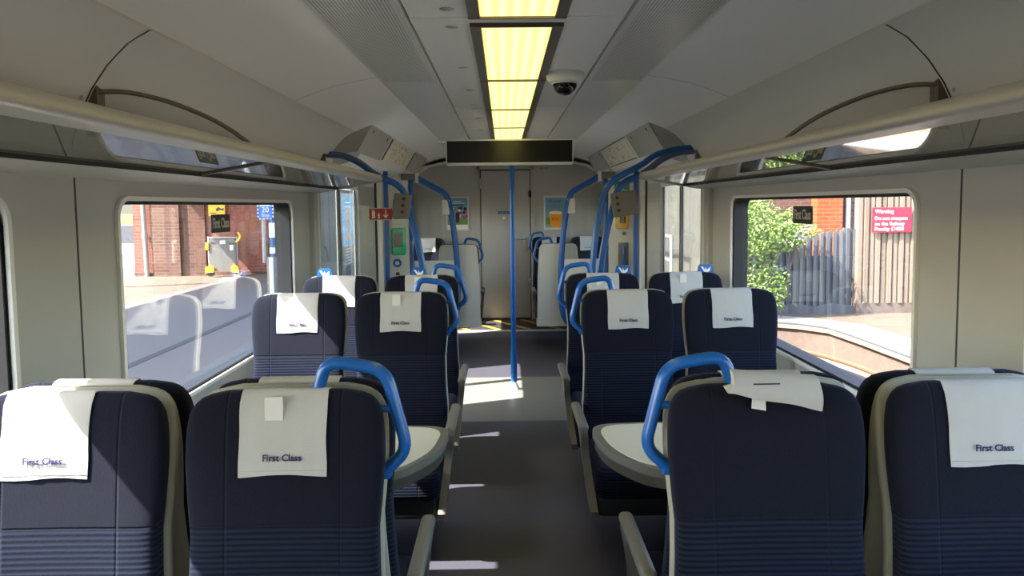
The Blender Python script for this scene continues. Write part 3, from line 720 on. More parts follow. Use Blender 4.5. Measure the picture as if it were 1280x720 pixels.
# ------------------------------------------------------------------ seats
DZ = -.018
def lean(z): return .115*(z-1.15) if z > .5 else .115*(-.65)
WZ = [(.40, .205), (.45, .218), (.60, .220), (.72, .212), (.84, .210), (.93, .219), (1.0, .223), (1.05, .2225), (1.08, .2205), (1.105, .2155), (1.125, .206), (1.138, .191), (1.146, .17), (1.151, .138)]
TZ = [(.40, .05), (.45, .075), (.9, .075), (1.05, .07), (1.10, .06), (1.133, .048), (1.145, .034), (1.151, .02)]
def interp(T, z):
    if z <= T[0][0]: return T[0][1]
    for (a, b), (c, d_) in zip(T[:-1], T[1:]):
        if z <= c: return b+(d_-b)*(z-a)/(c-a)
    return T[-1][1]
def rings_back(zs, dw, dt, yoff, bol=.018, n=44, ztop=0):
    R = []
    for z in zs:
        w = max(interp(WZ, z)+dw, .01); t = max(interp(TZ, z)+dt, .006); ring_ = []
        for k in range(n):
            a = 2*PI*k/n; c, s_ = math.cos(a), math.sin(a)
            x = w*math.copysign(abs(c)**.45, c); y = t/2*math.copysign(abs(s_)**.7, s_)
            if s_ < 0: y -= bol*(abs(x)/w)**3*(t/.075)
            ring_.append((x, y+lean(z)+yoff+.035, z+ztop))
        R.append(ring_)
    return R
zs = [.40, .42, .45, .52, .60, .68, .76, .84, .90, .96, 1.0, 1.04, 1.07, 1.09, 1.105, 1.118, 1.128, 1.137, 1.144, 1.149, 1.1515]
ME = {}
ME['backrest'] = MB().loft(rings_back(zs, 0, 0, 0)).mesh('backrest', 'fabric', 60)
ME['shell'] = MB().loft(rings_back([.25, .35]+zs, .002, -.035, .045, bol=0, ztop=.0)).mesh('back_shell', 'shell', 60)
ME['shellb'] = MB().loft(rings_back([.25, .35]+zs, -.012, -.035, .040, bol=0)).mesh('back_shell', 'shell', 60)
ME['shellw'] = MB().prism([(-.235, .30), (.235, .30), (.228, .8), (.208, 1.10), (.19, 1.138), (.16, 1.148), (-.16, 1.148), (-.19, 1.138), (-.208, 1.10), (-.228, .8)], .07, .10, 'y').mesh('back_shell', 'shellwhite')
ME['shellin'] = MB().prism([(-.215, .36), (.215, .36), (.208, .8), (.188, 1.08), (.17, 1.115), (-.17, 1.115), (-.188, 1.08), (-.208, .8)], .10, .108, 'y').prism([(-.24, .24), (.24, .24), (.24, .30), (-.24, .30)], -.1, .115, 'y').mesh('shell_panel', 'shellwhite')
ME['cushion'] = MB().rbox(-.218, .218, -.50, .0, .31, .455, .05, 5).mesh('cushion', 'fabric', 60)
ME['base'] = MB().rbox(-.205, .205, -.47, .03, .235, .33, .02, 2).mesh('seat_base', 'armdark')
def armrest_mesh(s):   # s = side of the seat (x sign) it sits on
    x = s*.258
    mb = MB().rbox(x-.022, x+.022, -.40, -.02, .585, .62, .015, 3)
    prof = [(-.40, .60), (-.405, .56), (-.37, .52), (-.36, .47), (-.385, .40), (-.44, .33), (-.49, .27), (-.47, .235), (-.40, .25), (-.33, .34), (-.30, .44), (-.30, .54), (-.28, .59)]
    mb.prism(prof, x-.016, x+.016, 'x')
    mb.v = [(vx - s*max(0, .585-vz)*.11, vy, vz) for vx, vy, vz in mb.v]
    return mb.mesh('armrest', 'arm', 50)
ME['arm+'] = armrest_mesh(1); ME['arm-'] = armrest_mesh(-1)
def inner_arm(s):
    x = s*.232
    return MB().rbox(x-.018, x+.018, -.34, -.0, .575, .61, .012, 3).mesh('armrest', 'arm', 50)
ME['inner+'] = inner_arm(1); ME['inner-'] = inner_arm(-1)
def handle_mesh(s, yo=.05):
    # seat centre at 0, aisle on side s; aisle edge of seat at |x|=.22
    P = [(.065, 1.14), (.085, 1.214), (.222, 1.194), (.270, 1.0), (.215, .952)]
    P = [(s*x, yo, z) for x, z in P]
    mb = MB().tube(arcpath(P, .045, 6), .0145, seg=14, smooth=1, rx=.018)
    mb.tube([(s*.205, yo, 1.10), (s*.238, yo, 1.10)], .009, smooth=1, rx=.012)
    mb.rbox(s*.20, s*.232, yo-.014, yo+.014, .934, .972, .008)
    return mb.mesh('grab_handle', 'blue', 60)
ME['hand+'] = handle_mesh(1); ME['hand-'] = handle_mesh(-1)
ME['beam'] = MB().box(-.2, .2, -.12, .0, .17, .24).mesh('support_beam', 'armdark')
ME['tab'] = None
tb = MB().prism([(-.05, 1.135), (.05, 1.135), (.042, 1.185), (.032, 1.198), (-.032, 1.198), (-.042, 1.185)], .045, .06, 'y')
ME['tab'] = tb.mesh('priority_tab', 'blue')
ME['tabicon'] = MB().prism([(-.03, 1.185), (-.018, 1.185), (-.004, 1.165), (0, 1.183), (.006, 1.165), (.03, 1.183), (.026, 1.16), (.012, 1.15), (-.008, 1.152)], .043, .0455, 'y').mesh('pictogram', 'pwhite')

def front_y(z):  # centre of the front surface
    return lean(z)+.035-interp(TZ, z)/2
def cover_mesh(seed, w=.0975, zb=.972, skew=0, curl=0):
    r = random.Random(seed); path = []
    for k in range(13):
        z = zb+(1.146-zb)*k/12; path.append((front_y(z)-.0045, z))
    path += [(front_y(1.151)-.002, 1.1555), (lean(1.15)+.03, 1.1555), (lean(1.15)+.042, 1.1545), (lean(1.15)+.052, 1.150), (lean(1.12)+.064, 1.135), (lean(1.08)+.068, 1.11)]
    nx = 12; vs = []; fs = []; ph = [r.uniform(0, 6) for _ in range(4)]
    n = len(path)
    for j, (y, z) in enumerate(path):
        fr_ = max(0, 1-j/9)
        for i in range(nx+1):
            u = i/nx*2-1
            x = u*w*(1+.01*math.sin(j*.7+ph[0]))+skew*fr_
            wob = .0014*math.sin(u*4+ph[1]+j*.3)+.0010*math.sin(u*9+ph[2]-j*.25)
            front = j <= 13
            vs.append((x, y-(abs(wob)+curl*fr_*abs(u)**3*.5 if front else -.0), z + (.003*math.sin(u*3+ph[3])*fr_ if front else 0)))
    for j in range(n-1):
        for i in range(nx):
            a = j*(nx+1)+i; fs.append((a, a+1, a+nx+2, a+nx+1))
    m = len(vs); vs2 = [(x, y+.0022 if idx < 13*(nx+1) else y-.001, z-(.0022 if idx >= 13*(nx+1) else 0)) for idx, (x, y, z) in enumerate(vs)]
    fs2 = [tuple(q+m for q in reversed(f)) for f in fs]
    rim = []
    for i in range(nx): rim.append((i, i+m, i+1+m, i+1))
    for j in range(n-1):
        a = j*(nx+1); b = a+nx; rim.append((a, a+nx+1, a+nx+1+m, a+m)); rim.append((b, b+m, b+nx+1+m, b+nx+1))
    mb = MB(); mb.add(vs+vs2, fs+fs2+rim, True)
    mb_h = mb
    # stitched hem around the front edge
    zh = zb+.010
    mb_h.box(-w+.004+skew, w-.004+skew, front_y(zh)-.0075, front_y(zh)-.006, zh, zh+.0015)
    return mb_h.mesh('headrest_cover', 'cloth', 60)
COV = [cover_mesh(s) for s in (1, 2, 3)]
TXT = text_mesh('First Class', .086, 'ink', bold=.018)
TXT.transform(Matrix.Translation((0, front_y(1.012)-.0098, 1.012)) @ Matrix.Rotation(-.11, 4, 'X') @ ROT((0, 1, 0)))
for v in TXT.vertices: pass
PATCH = MB().box(-.04, 0, front_y(1.12)-.0145, front_y(1.12)-.008, 1.093, 1.146).mesh('patch', 'tape')

SX = {(-1, 'A'): -.555, (-1, 'W'): -1.05, (1, 'A'): .54, (1, 'W'): 1.045}      # centres of aisle and window seats
def seat(kind, side, col, y, label, flip=False, handle=True, cover=True, tab=None, white=False, group='first class seats facing the camera', clabel=None, idx=0, cdx=0):
    x = SX[(side, col)] + (.03 if flip and side > 0 and col == 'A' and not white else 0)
    t = thing('train_seat', (x, y, DZ), label, 'seat', group, PI if flip else 0)
    ls = -1 if flip else 1
    aisle = -side*ls
    link('backrest', ME['backrest'], t)
    if white:
        sh = link('back_shell', ME['shellw'], t); link('shell_panel', ME['shellin'], sh)
    else:
        link('back_shell', ME['shellb' if flip else 'shell'], t)
    link('seat_cushion', ME['cushion'], t); link('seat_base', ME['base'], t)
    sg = '+' if aisle > 0 else '-'
    if col == 'A':
        link('armrest', ME['arm'+sg], t)
        if handle: link('grab_handle', ME['hand'+sg], t)
    else:
        link('armrest', ME['inner'+sg], t)
    # beam carrying the seat from the side wall
    if col == 'W':
        b = link('support_beam', MB().box(-aisle*.293, aisle*.70, -.22, -.10, .17, .236).mesh('support_beam', 'armdark'), t)
    if tab is not None:
        tt = link('priority_tab', ME['tab'], t); tt.location.x = tab
        link('pictogram', ME['tabicon'], tt)
    if cover:
        c = link('headrest_cover', COV[idx % 3]); c.location = (x+cdx, y, DZ); c.rotation_euler = (0, 0, PI if flip else 0)
        tag(c, clabel or 'white cloth headrest cover on seat', 'headrest cover', 'white cloth headrest covers')
        q = link('lettering', TXT, c)
        if idx % 2 == 0: link('fastening_patch', PATCH, c)
        return t, c
    return t
SN = {(-1, 'W'): 'left window', (-1, 'A'): 'left aisle', (1, 'A'): 'right aisle', (1, 'W'): 'right window'}
i = 0
for side in (-1, 1):
    for col in 'AW':
        nm = SN[(side, col)]
        askew = (side > 0 and col == 'A')
        r1 = seat('F', side, col, 1.60, 'navy train seat in the nearest row, %s place%s' % (nm, ', with its cover rucked up' if askew else ''), cover=not askew,
                  clabel="white 'First Class' headrest cover on the nearest-row %s seat" % nm, idx=0 if col == 'A' else 1, cdx=-.035 if (side < 0 and col == 'W') else 0)
        seat('B', side, col, 1.60+.175, 'navy seat turned away, backing onto the nearest-row %s seat' % nm, flip=True, handle=False,
             clabel='white headrest cover edge over the turned-away %s seat' % nm, idx=1, group='first class seats facing away')
        seat('F', side, col, 3.45, 'navy train seat in the second row beyond the table, %s place' % nm,
             clabel="white 'First Class' headrest cover on the second-row %s seat" % nm, idx=0 if (side < 0 and col == 'A') else 1)
        seat('F', side, col, 4.32, 'navy train seat in the third row before the glass screen, %s place' % nm,
             clabel="white 'First Class' headrest cover on the third-row %s seat" % nm, idx=0 if not (side < 0 and col == 'W') else 1,
             tab=(-.02 if side < 0 else .13) if col == 'A' else (-.095 if side < 0 else .13))
# far bay
for side in (-1, 1):
    sn = 'left' if side < 0 else 'right'
    seat('B', side, 'A', 7.95, 'far seat facing away, its pale grey shell beside the %s blue rail' % sn, flip=True, white=True, cover=False, group='far bay seats facing away')
seat('F', 1, 'A', 9.45, 'far navy aisle seat against the end wall beneath the beer poster', clabel='white headrest cover on the far aisle seat beneath the beer poster', idx=1, group='far bay seats against the end wall')
seat('F', 1, 'W', 9.45, 'far navy window seat seen through the right far glass screen', clabel='white headrest cover seen through the right far glass screen', idx=1, group='far bay seats against the end wall')
seat('F', -1, 'W', 9.45, 'far navy window seat seen through the left far glass screen', clabel='white headrest cover seen through the left far glass screen', idx=1, group='far bay seats against the end wall')

# rucked headrest cover on the nearest right aisle seat
def rucked():
    W2, H2 = .104, .062
    nx, nz = 16, 8; vs = []; fs = []
    base_y = lean(1.13)+.035-.06
    for j in range(nz+1):
        v = j/nz
        for i in range(nx+1):
            u = i/nx*2-1
            x = u*W2+.014*v*(1 if u < 0 else .3)*abs(u)
            zt = .030-.0085*(u+1); zb = -.013-.021*(u+1)+.002*math.sin(u*5); z = zb+(zt-zb)*v
            bulge = .013*math.sin(v*PI)+.002*math.sin(u*7+v*3)
            vs.append((x, base_y-bulge+.028*v, z))
    off = len(vs)
    for j in range(nz+1):
        for i in range(nx+1):
            x, y, z = vs[j*(nx+1)+i]; vs.append((x, y+.012+.01*(j/nz), z+.002))
    for j in range(nz):
        for i in range(nx):
            a = j*(nx+1)+i; fs.append((a, a+1, a+nx+2, a+nx+1)); b = a+off; fs.append((b, b+nx+1, b+nx+2, b+1))
    for i in range(nx):
        fs.append((i, i+off, i+1+off, i+1)); a = nz*(nx+1)+i; fs.append((a, a+1, a+1+off, a+off))
    for j in range(nz):
        a = j*(nx+1); fs.append((a, a+nx+1, a+nx+1+off, a+off)); b = a+nx; fs.append((b, b+off, b+nx+1+off, b+nx+1))
    return MB().add(vs, fs, True)
c = rucked().build('headrest_cover', 'cloth', None, 60)
c.location = (.548, 1.60, 1.140); c.rotation_euler = (0, 0, .03)
tag(c, 'crumpled cream headrest cover folded over the nearest right aisle seat', 'headrest cover', 'white cloth headrest covers')
MB().prism([(-.048, -.052), (-.016, -.058), (-.018, -.02), (-.046, -.015)], lean(1.1)-.004, lean(1.1)+.0, 'y').build('fastening_patch', 'tape', c)
MB().prism([(-.09, .01), (-.118, .004), (-.108, -.012), (-.09, -.014)], lean(1.1)-.02, lean(1.1)-.012, 'y').build('folded_corner', 'cloth', c)
MB().box(-.05, .01, lean(1.1)-.029, lean(1.1)-.0275, .0, .003).build('care_print', 'seam', c).location = (0, .012, .005)

# tables
for side, sn in ((-1, 'left'), (1, 'right')):
    t = thing('bay_table', (0, 0, 0), 'pale laminate bay table with grey rounded rim between the %s seats' % sn, 'table', 'bay tables')
    def outline(g, zz=0):
        pts = [(1.345, 2.24-g*.6), (.55, 2.24-g)]
        for k in range(9):
            a = math.radians(-90-90*k/8*.0)
        P = [Vector((.62, 2.235-g, 0)), Vector((.42, 2.235-g, 0)), Vector((.285-g, 2.45, 0)), Vector((.265-g, 2.74+g, 0)), Vector((.5, 2.76+g, 0))]
        Q = [(1.345, 2.235-g)] + [(p.x, p.y) for p in arcpath(P, .10, 7)] + [(1.345, 2.76+g)]
        return [(side*x, y) for x, y in Q]
    MB().prism(outline(.0), .672, .70, 'z').build('table_edge', 'arm', t)
    MB().prism(outline(-.028), .696, .7035, 'z').build('table_top', 'paper', t)
    MB().prism(outline(-.008), .635, .674, 'z').build('table_underside', 'bar', t)
    MB().prism([(2.3, .64), (2.7, .64), (2.55, .35), (2.45, .35)], side*1.345, side*1.28, 'x').build('wall_bracket', 'dgrey', t)

# window stickers
for side, sn in ((-1, 'left'), (1, 'right')):
    yy = 3.45 if side < 0 else 3.50; zc = 1.48 if side < 0 else 1.49
    t = thing('window_sticker', (side*(W+.052), yy, zc), "dark 'First Class' sticker on the %s window glass" % sn, 'sticker', 'first class window stickers')
    h = .043
    MB().prism(rrect(-.115, .115, -h, h, .008, 3), 0, side*.003, 'x').build('backing', 'signblack', t)
    tm = text_mesh('First Class', .195, 'signtext', .05, bold=.02); tm.transform(Matrix.Translation((-side*.001, 0, 0)) @ ROT((side, 0, 0))); link('lettering', tm, t)

# ------------------------------------------------------------------ outdoors, left
struct('ground', MB().box(-60, 60, -30, 90, -1.4, -1.0), 'ballast')
# left platform: shaded tarmac strip + paving
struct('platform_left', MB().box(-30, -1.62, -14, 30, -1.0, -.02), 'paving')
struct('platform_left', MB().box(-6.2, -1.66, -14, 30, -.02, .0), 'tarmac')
struct('trim_70', MB().box(-3.84, -3.74, -14, 30, 0, .004), 'darkline')  # thin dark stripe running along the platform
# unseen canopy, placed to shade the near part of the left platform
t = thing('shade_canopy', (0, 0, 0), 'grey unseen canopy on columns, placed to shade the left platform', 'canopy')
MB().box(-9.05, -4.72, -12, 26, 3.6, 3.75).build('roof', 'dgrey', t)
for y in (-8, 14.2):
    MB().cyl((-8.9, y, -.02), (-8.9, y, 3.6), .08).build('column', 'dgrey', t)
# brick station building
bt = thing('brick_building', (0, 17.0, 0), 'red brick station building across the left platform', 'building')
MB().box(-8.75, -4.25, 0, 1.0, -.02, 3.58).build('brick_wall', 'brick', bt)
MB().box(-8.25, -7.62, -.12, 0.02, -.02, 3.58).build('brick_pier', 'brickdark', bt)
MB().box(-7.62, -7.05, -.05, 0.01, -.02, 3.58).build('recessed_panel', 'brickdark', bt)  # recess shown only by darker brick; the panel stands proud
MB().cyl((-8.42, -.09, -.02), (-8.49, -.09, 3.58), .05).cyl((-8.44, -.09, .9), (-8.44, -.09, 1.0), .065).build('drainpipe', 'pipe', bt)
MB().box(-5.6, -5.0, -.03, 0.01, -.02, 2.1).build('dark_doorway', 'seam', bt)
MB().box(-8.75, -4.25, -.03, 0, -.02, .06).build('plinth', 'brickdark', bt)
rt = thing('standin_wall', (-4.05, 14.6, 0), 'beige stand-in for the vestibule wall, added outside the left doorway glass', 'building')
MB().box(-.195, 0, 0, 12, -.02, 3.58).build('wall', 'render', rt)  # added outdoors in place of the vestibule wall, so sun enters the doorway
pt = thing('vestibule_poster', (-4.04, 18.3, .95), 'tall framed blue vestibule poster, set outdoors behind the left glass screen', 'poster')
MB().rbox(-.01, .04, -.75, .75, -1.0, .95, .01).build('frame', 'bar', pt)  # vestibule poster, placed outdoors on the stand-in wall
MB().box(.04, .045, -.66, .66, -.35, .85).build('blue_sheet', 'skyblue', pt)
MB().box(.04, .045, -.66, .66, -.9, -.35).build('dark_sheet', 'bar', pt)
mm = MB()
for k in range(7): mm.box(.045, .048, -.4+.05*(k % 3), .4-.08*(k % 2), -.82+.075*k-.01, -.82+.075*k+.01)
mm.box(.045, .048, -.3, .3, .70, .74).box(.045, .048, -.35, .35, .6, .63).build('print', 'pwhite', pt)
mm = MB()
for k in range(4):
    z = -.2+.22*k; mm.prism([(-.35+.1*(k % 2), z), (.0, z+.16), (.35-.1*(k % 2), z), (.12, z-.02), (0, z+.08), (-.14, z-.02)], .045, .05, 'x')
mm.build('figures', 'beer', pt)

# yellow wall sign
t = thing('wall_sign', (-6.75, 16.95, 1.5), 'yellow notice with black symbol high on the brick wall', 'sign')
MB().box(-.19, .19, -.03, .0, -.12, .32).build('board', 'yellow', t)
MB().prism([(.0, -.02), (.07, .02), (.16, .0), (.17, .06), (.1, .05), (.05, .09), (-.02, .04)], -.036, -.03, 'y').box(-.16, -.02, -.036, -.03, -.06, -.04).build('print', 'pdark', t)

# boarding ramp / trolley
t = thing('boarding_ramp', (-6.5, 16.6, -.0), 'folded grey boarding ramp trolley with yellow wheels by the brick wall', 'boarding ramp')
MB().prism([(-.33, .12), (.28, .12), (.30, .80), (.26, .86), (-.29, .86), (-.33, .80)], -.04, .04, 'y').build('ramp_panel', 'bag', t)
MB().tube([(-.33, 0, .1), (-.34, 0, .82), (-.28, 0, .88), (.26, 0, .88), (.32, 0, .82), (.29, 0, .1)], .02, smooth=2).build('edge_frame', 'chrome', t)
MB().tube([(.30, -.02, .78), (.38, -.02, .84), (.40, -.02, .94), (.34, -.02, 1.0)], .028, smooth=3).rbox(-.4, -.31, -.07, .02, .6, .78, .02).build('hook', 'yellow', t)
MB().prism([(-.4, .08), (-.38, .22), (-.28, .26), (-.2, .2), (-.2, .1)], -.12, -.04, 'y').prism([(.38, .08), (.36, .22), (.26, .26), (.2, .2), (.2, .1)], -.12, -.04, 'y').build('wheel_guard', 'yellow', t)
for x in (-.28, .27):
    MB().cyl((x, -.1, .08), (x, -.05, .08), .08, 18).build('wheel', 'black', t)
MB().box(-.06, .06, -.046, -.04, .74, .82).box(.16, .24, -.046, -.04, .6, .72).build('label_sticker', 'pwhite', t)
MB().box(-.28, -.18, -.05, -.04, .76, .78).box(.15, .26, -.05, -.04, .72, .76).build('clasp', 'pdark', t)

# stop sign post
t = thing('stop_board', (-4.08, 12.3, 0), "blue car stop board reading 20 Stop with hazard edging on a striped post", 'sign post')
MB().cyl((.08, 0, 0), (.08, 0, 1.62), .035).build('post', 'bluedark', t)
MB().cyl((.08, 0, .0), (.08, 0, .72), .10).build('post_sleeve', 'dgrey', t)
MB().cyl((.08, -.002, .0), (.08, -.002, .72), .04).build('inner_post', 'pwhite', t).location.y = -.07
MB().cyl((.08, 0, .78), (.08, 0, .88), .045).cyl((.08, 0, 1.05), (.08, 0, 1.30), .048).build('white_band', 'pwhite', t)
MB().cyl((-.06, 0, .62), (-.06, 0, 1.4), .03).build('side_tube', 'pipe', t)
MB().box(-.135, .135, -.06, -.045, 1.36, 1.63).build('board', 'bluesign', t)
mm = MB(); md = MB()
for k in range(9):
    z = 1.365+.03*k
    for x in (-.135, .115): (mm if k % 2 else md).box(x, x+.02, -.066, -.06, z, z+.03)
for k in range(9):
    x = -.135+.03*k
    for z in (1.36,): (mm if k % 2 else md).box(x, x+.03, -.066, -.06, z, z+.018)
mm.build('white_edging', 'pwhite', t); md.build('dark_edging', 'pdark', t)
put_text('20', (0, -.064, 1.52), (0, 1, 0), .12, 'pwhite', t); put_text('Stop', (0, -.064, 1.43), (0, 1, 0), .13, 'pwhite', t)
MB().box(-.1, .1, -.066, -.06, 1.585, 1.605).build('top_line', 'pwhite', t)

# distance on the left
struct('ground', MB().box(-60, -8.75, 19, 26, -.03, -.005), 'road')
struct('ground', MB().box(-60, -8.75, 30, 60, -.03, .0), 'grass')
struct('ground', MB().box(-60, -8.75, 26, 30, -.03, .0), 'line')
o = tag(MB().box(-40, -10, 33, 34, 0, .82).build('stone_wall', 'hedge'), 'low dark stone wall across the road beyond the left window', 'wall')
o = tag(MB().box(-40, -10, 38, 39, 0, 1.3).build('grass_bank', 'grass'), 'dry grassy bank behind the low dark stone wall', 'bank')
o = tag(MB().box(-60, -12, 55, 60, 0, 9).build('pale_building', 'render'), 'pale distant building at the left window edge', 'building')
for k, x in enumerate((-19.6, -18.3)):
    t = thing('striped_bollard', (x, 36.4, .0), ('black and white striped post left of its pair across the road' if k == 0 else 'black and white striped post nearest the brick building corner'), 'post', 'striped posts across the road')
    MB().cyl((0, 0, 0), (0, 0, 2.6), .1 if k == 0 else .16).build('shaft', 'pdark', t)
    mm = MB()
    for z in (1.5, 1.95, 2.4): mm.cyl((0, 0, z), (0, 0, z+.22), .11 if k == 0 else .17)
    mm.build('white_bands', 'pwhite', t)

# ------------------------------------------------------------------ outdoors, right
PE = [(4.03, -14), (4.03, 7.3), (4.02, 8.1), (3.98, 8.8), (3.72, 9.15), (3.2, 9.5), (2.4, 9.9), (1.75, 10.4), (1.62, 12), (1.62, 30)]
def strip(d0, d1, z0, z1):
    P = [Vector((x, y, 0)) for x, y in PE]; L = []; R = []
    for i, p in enumerate(P):
        t = (P[min(i+1, len(P)-1)]-P[max(i-1, 0)]).normalized(); n = Vector((t.y, -t.x, 0))
        L.append(p+n*d0); R.append(p+n*d1)
    return [(v.x, v.y) for v in L+list(reversed(R))]
struct('platform_right', MB().prism([(x+.0, y) for x, y in PE]+[(30, 30), (30, -14)], -.03, -.004, 'z').prism(strip(.03, .5, 0, 0), -.9, -.03, 'z'), 'paving')
struct('platform_right', MB().prism(strip(.01, .06, 0, 0), -.9, -.03, 'z'), 'riser')
struct('trim_71', MB().prism(strip(-.03, .10, 0, 0), -.07, .0, 'z'), 'coping')
struct('trim_72', MB().prism(strip(.06, .50, 0, 0), -.02, .006, 'z'), 'line')
struct('trim_73', MB().prism(strip(-.035, .0, 0, 0), -.015, .004, 'z'), 'hedge')
struct('ground', MB().prism([(1.5, -1.1), (4.3, -1.1), (4.3, -.36), (3.3, -.42), (2.2, -.75), (1.6, -.95)], -12, 9.2, 'y'), 'ballast')
o = tag(MB().tube([(3.78, -8, -.24), (3.78, 4, -.24), (3.78, 7, -.22), (3.72, 8.2, -.25), (3.5, 9.0, -.28)], .03, smooth=4).build('rail', 'rust'), 'rusty rail lying on ballast below the right platform edge', 'rail')
# fence
FY = 10.0
ft = thing('wooden_fence', (0, FY, 0), 'grey weathered vertical board fence along the right platform', 'fence')
x = 3.05; rf = random.Random(9)
mb = MB(); boards = 0
while x < 4.86:
    top = .93+(x-3.1)/1.75*.27+rf.uniform(-.015, .015)
    yb = rf.uniform(-.008, .008)+(.03 if boards % 2 else 0)
    MB().prism([(x, .02), (x+.044, .02), (x+.044, top-.02), (x+.034, top), (x+.010, top), (x, top-.02)], yb, yb+.018, 'y').build('fence_board', 'fence', ft)
    x += .047; boards += 1
MB().box(3.05, 4.85, .055, .075, .05, .80).build('backing', 'hedge', ft)
MB().box(3.05, 4.9, .06, .1, .7, .78).box(3.05, 4.9, .06, .1, .2, .28).build('fence_rail', 'fence', ft)
MB().prism([(3.0, -.01), (4.86, -.01), (4.86, .10), (4.5, .14), (4.3, .09), (4.0, .15), (3.8, .1), (3.5, .14), (3.0, .1)], -.03, -.012, 'y').build('gravel_board', 'fence', ft)
ht = thing('board_hut', (4.86, FY-.08, 0), 'brown vertical-boarded timber hut beside the right fence', 'hut')
mb = MB(); x = 0
MB().box(0, 2.6, .02, .12, .14, 2.3).build('wall', 'hut', ht)
bb = MB()
while x < 2.6:
    w_ = .075; bb.box(x, x+w_-.02, -.015 if int(x/.08) % 2 else 0, .02, .14, 2.3); x += .082
bb.build('cladding', 'hut', ht)
MB().box(-.01, 2.6, .0, .08, -.01, .14).build('sill_beam', 'riser', ht)
t = thing('warning_sign', (4.86+.44, FY-.12, 1.30), 'red trespass warning sign with white lettering on the brown hut', 'sign')
MB().box(-.27, .27, -.01, .008, -.17, .17).build('board', 'redsign', t)
for k, (s_, w_, z_) in enumerate((('Warning', .26, .115), ('Do not trespass', .45, .02), ('on the Railway', .41, -.055), ('Penalty £1000', .40, -.125))):
    o = put_text(s_, (-.24+w_/2, -.012, z_), (0, 1, 0), w_, 'pwhite', t)
# right brick building, pipe and glass block
t = thing('brick_building', (0, 14.0, 0), 'red brick building behind the right fence and bush', 'building')
MB().box(4.95, 9.0, 0, 1, -.02, 5).build('brick_wall', 'brickdark', t)
MB().box(5.95, 6.45, -.25, 0, -.02, 5).build('orange_lit_pier', 'bricklit', t)  # brightly lit stretch of the wall, its light painted by the material
MB().cyl((6.62, -.1, 0), (6.62, -.1, 5), .045).build('drainpipe', 'pwhite', t)
t = thing('glazed_building', (0, 18.0, 0), 'pale green glazed building behind the bush at the right window edge', 'building')
MB().box(2.6, 6.4, 0, 1, 0, 6).build('wall', 'tealglass', t)
mm = MB()
for x in (3.4, 4.2, 5.0, 5.8): mm.box(x, x+.05, -.03, 0, 0, 6)
for z in (.8, 1.6, 2.4): mm.box(2.6, 6.4, -.03, 0, z, z+.04)
mm.build('window_bars', 'pwhite', t)
# beige shed seen through right door glass + railing
t = thing('platform_shed', (0, 0, 0), 'beige platform building glimpsed through the right doorway glass', 'building')
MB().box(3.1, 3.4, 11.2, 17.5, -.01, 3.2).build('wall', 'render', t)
MB().box(2.0, 3.1, 17.3, 17.5, -.01, 3).build('end_wall', 'render', t)
t = thing('platform_railing', (2.75, 12.0, 0), 'pale horizontal handrail beyond the right doorway glass', 'railing')
MB().tube([(0, 0, 1.0), (0, 4, 1.0)], .03, smooth=1).tube([(0, 0, .6), (0, 4, .6)], .025, smooth=1).build('rails', 'pipe', t)
for y in (0, 2, 4): MB().cyl((0, y, 0), (0, y, 1.02), .03).build('post', 'pipe', t)

# bush
def bush(loc, blobs, label, seed, n=2600, size=.055):
    r = random.Random(seed); t = thing('buddleia_bush', loc, label, 'bush', 'bushes by the right platform')
    mb = MB(); st = MB()
    for (cx, cy, cz, rx, ry, rz, share) in blobs:
        for _ in range(int(n*share)):
            a = r.uniform(0, 2*PI); u = r.uniform(-1, 1); q = r.random()**(.45)
            s_ = math.sqrt(1-u*u)
            p = Vector((cx+rx*q*s_*math.cos(a), cy+ry*q*s_*math.sin(a), cz+rz*q*u))
            d_ = Vector((r.uniform(-1, 1), r.uniform(-1, 1), r.uniform(-.9, .5))).normalized(); e = d_.orthogonal().normalized()
            e = (Matrix.Rotation(r.uniform(0, 6.28), 3, d_) @ e)
            L = size*r.uniform(.7, 1.4); w_ = L*.2; up = d_.cross(e)*L*.08
            mb.add([p, p+d_*L*.4+e*w_+up, p+d_*L, p+d_*L*.4-e*w_+up], [(0, 1, 2), (0, 2, 3)])
        for _ in range(5):
            q = Vector((cx+r.uniform(-1, 1)*rx*.6, cy, cz+r.uniform(0, 1)*rz))
            st.tube([(cx*.7, cy, 0), (cx*.85, cy, cz*.5), q], .006, seg=6)
    mb.build('foliage', 'leaf', t); st.build('stems', 'riser', t)
    return t
bush((3.25, 9.55, 0), [(-.05, 0, 1.15, .62, .3, .42, .5), (.32, 0, 1.1, .4, .25, .22, .2), (.6, .05, 1.18, .35, .2, .12, .05), (.17, -.05, .45, .32, .2, .4, .2)], 'leafy green bush with arching shoots in front of the grey fence', 5, 5200)
bush((3.15, 9.75, 1.05), [(.15, 0, .45, .3, .15, .35, .6), (.7, 0, .25, .3, .12, .2, .4)], 'taller pale green shoots rising above the fence bush', 8, 1500)
t = thing('buddleia_blossom', (3.75, 9.45, 1.12), 'faded purple blossoms on the bush over the fence', 'blossom')
mm = MB(); r = random.Random(2)
for k in range(7):
    x, z = r.uniform(-.12, .18), r.uniform(-.1, .12); mm.tube([(x, 0, z), (x+.04, -.02, z+.02), (x+.1, -.03, z)], lambda q: .012*(1-q)+.003, seg=6, smooth=2)
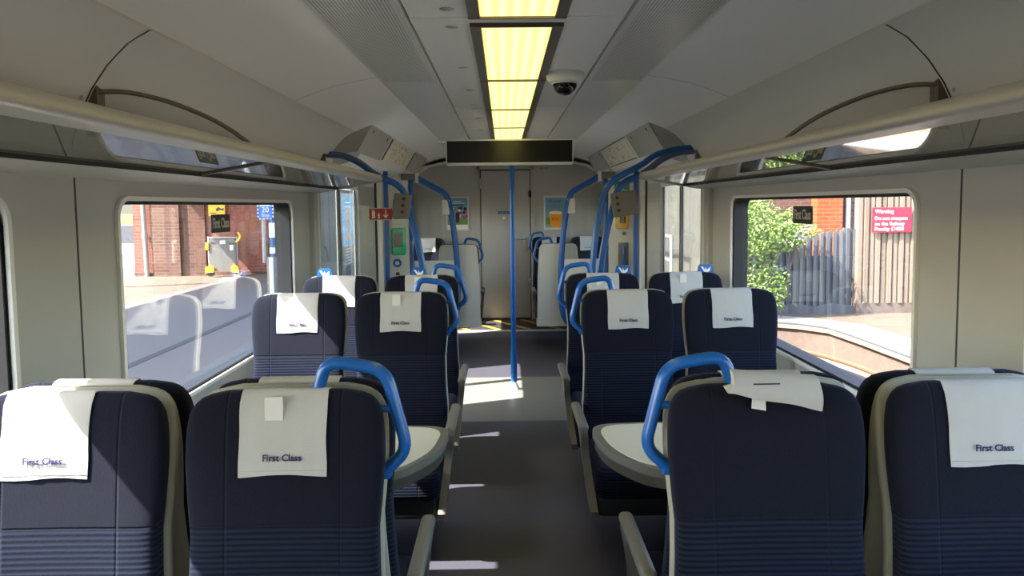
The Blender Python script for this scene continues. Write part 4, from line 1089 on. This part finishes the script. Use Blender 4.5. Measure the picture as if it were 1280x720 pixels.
mm.build('flower_spikes', principled('mauve blossom', '#8e7aa6', .9), t)

# ------------------------------------------------------------------ light
wd = bpy.data.worlds.new('World'); sc.world = wd; wd.use_nodes = True
nt = wd.node_tree; nt.nodes.clear()
wo = N(nt, 'ShaderNodeOutputWorld'); bg = N(nt, 'ShaderNodeBackground'); sk = N(nt, 'ShaderNodeTexSky')
sk.sky_type = 'NISHITA'; sk.sun_disc = False; sk.sun_elevation = math.radians(48); sk.sun_rotation = math.radians(250)
sk.dust_density = 2.0
bg.inputs[1].default_value = 1.25
nt.links.new(sk.outputs[0], bg.inputs[0]); nt.links.new(bg.outputs[0], wo.inputs[0])
sd = bpy.data.lights.new('sun', 'SUN'); sd.energy = 24; sd.angle = math.radians(.53); sd.color = (1, .96, .88)
so = bpy.data.objects.new('sun', sd); COL.objects.link(so)
so.rotation_euler = Vector((.85, .32, -1)).to_track_quat('-Z', 'Y').to_euler(); so.location = (-9, -3, 12)

# ------------------------------------------------------------------ camera
F = 900.0; pitch = math.radians(4.0); yaw = math.atan2(10, F)
cd = bpy.data.cameras.new('camera'); cam = bpy.data.objects.new('camera', cd); COL.objects.link(cam)
cd.sensor_width = 36; cd.lens = F/1280*36; cd.clip_start = .02; cd.clip_end = 300
cd.shift_y = -((103-F*math.tan(pitch))/1280)
cam.location = (-.055, 0, 1.55)
d_ = Vector((math.sin(yaw)*math.cos(pitch), math.cos(yaw)*math.cos(pitch), -math.sin(pitch)))
R = d_.to_track_quat('-Z', 'Y').to_matrix().to_4x4()
cam.matrix_world = Matrix.Translation(cam.location) @ R @ Matrix.Rotation(math.radians(-.6), 4, 'Z')
sc.camera = cam
sc.view_settings.view_transform = 'Standard'; sc.view_settings.look = 'None'; sc.view_settings.gamma = 1
sc.view_settings.exposure = 0.6
try:
    sc.view_settings.use_curve_mapping = False
    sc.cycles.max_bounces = 10; sc.cycles.diffuse_bounces = 6; sc.cycles.transparent_max_bounces = 16; sc.cycles.sample_clamp_indirect = 8
except Exception: pass
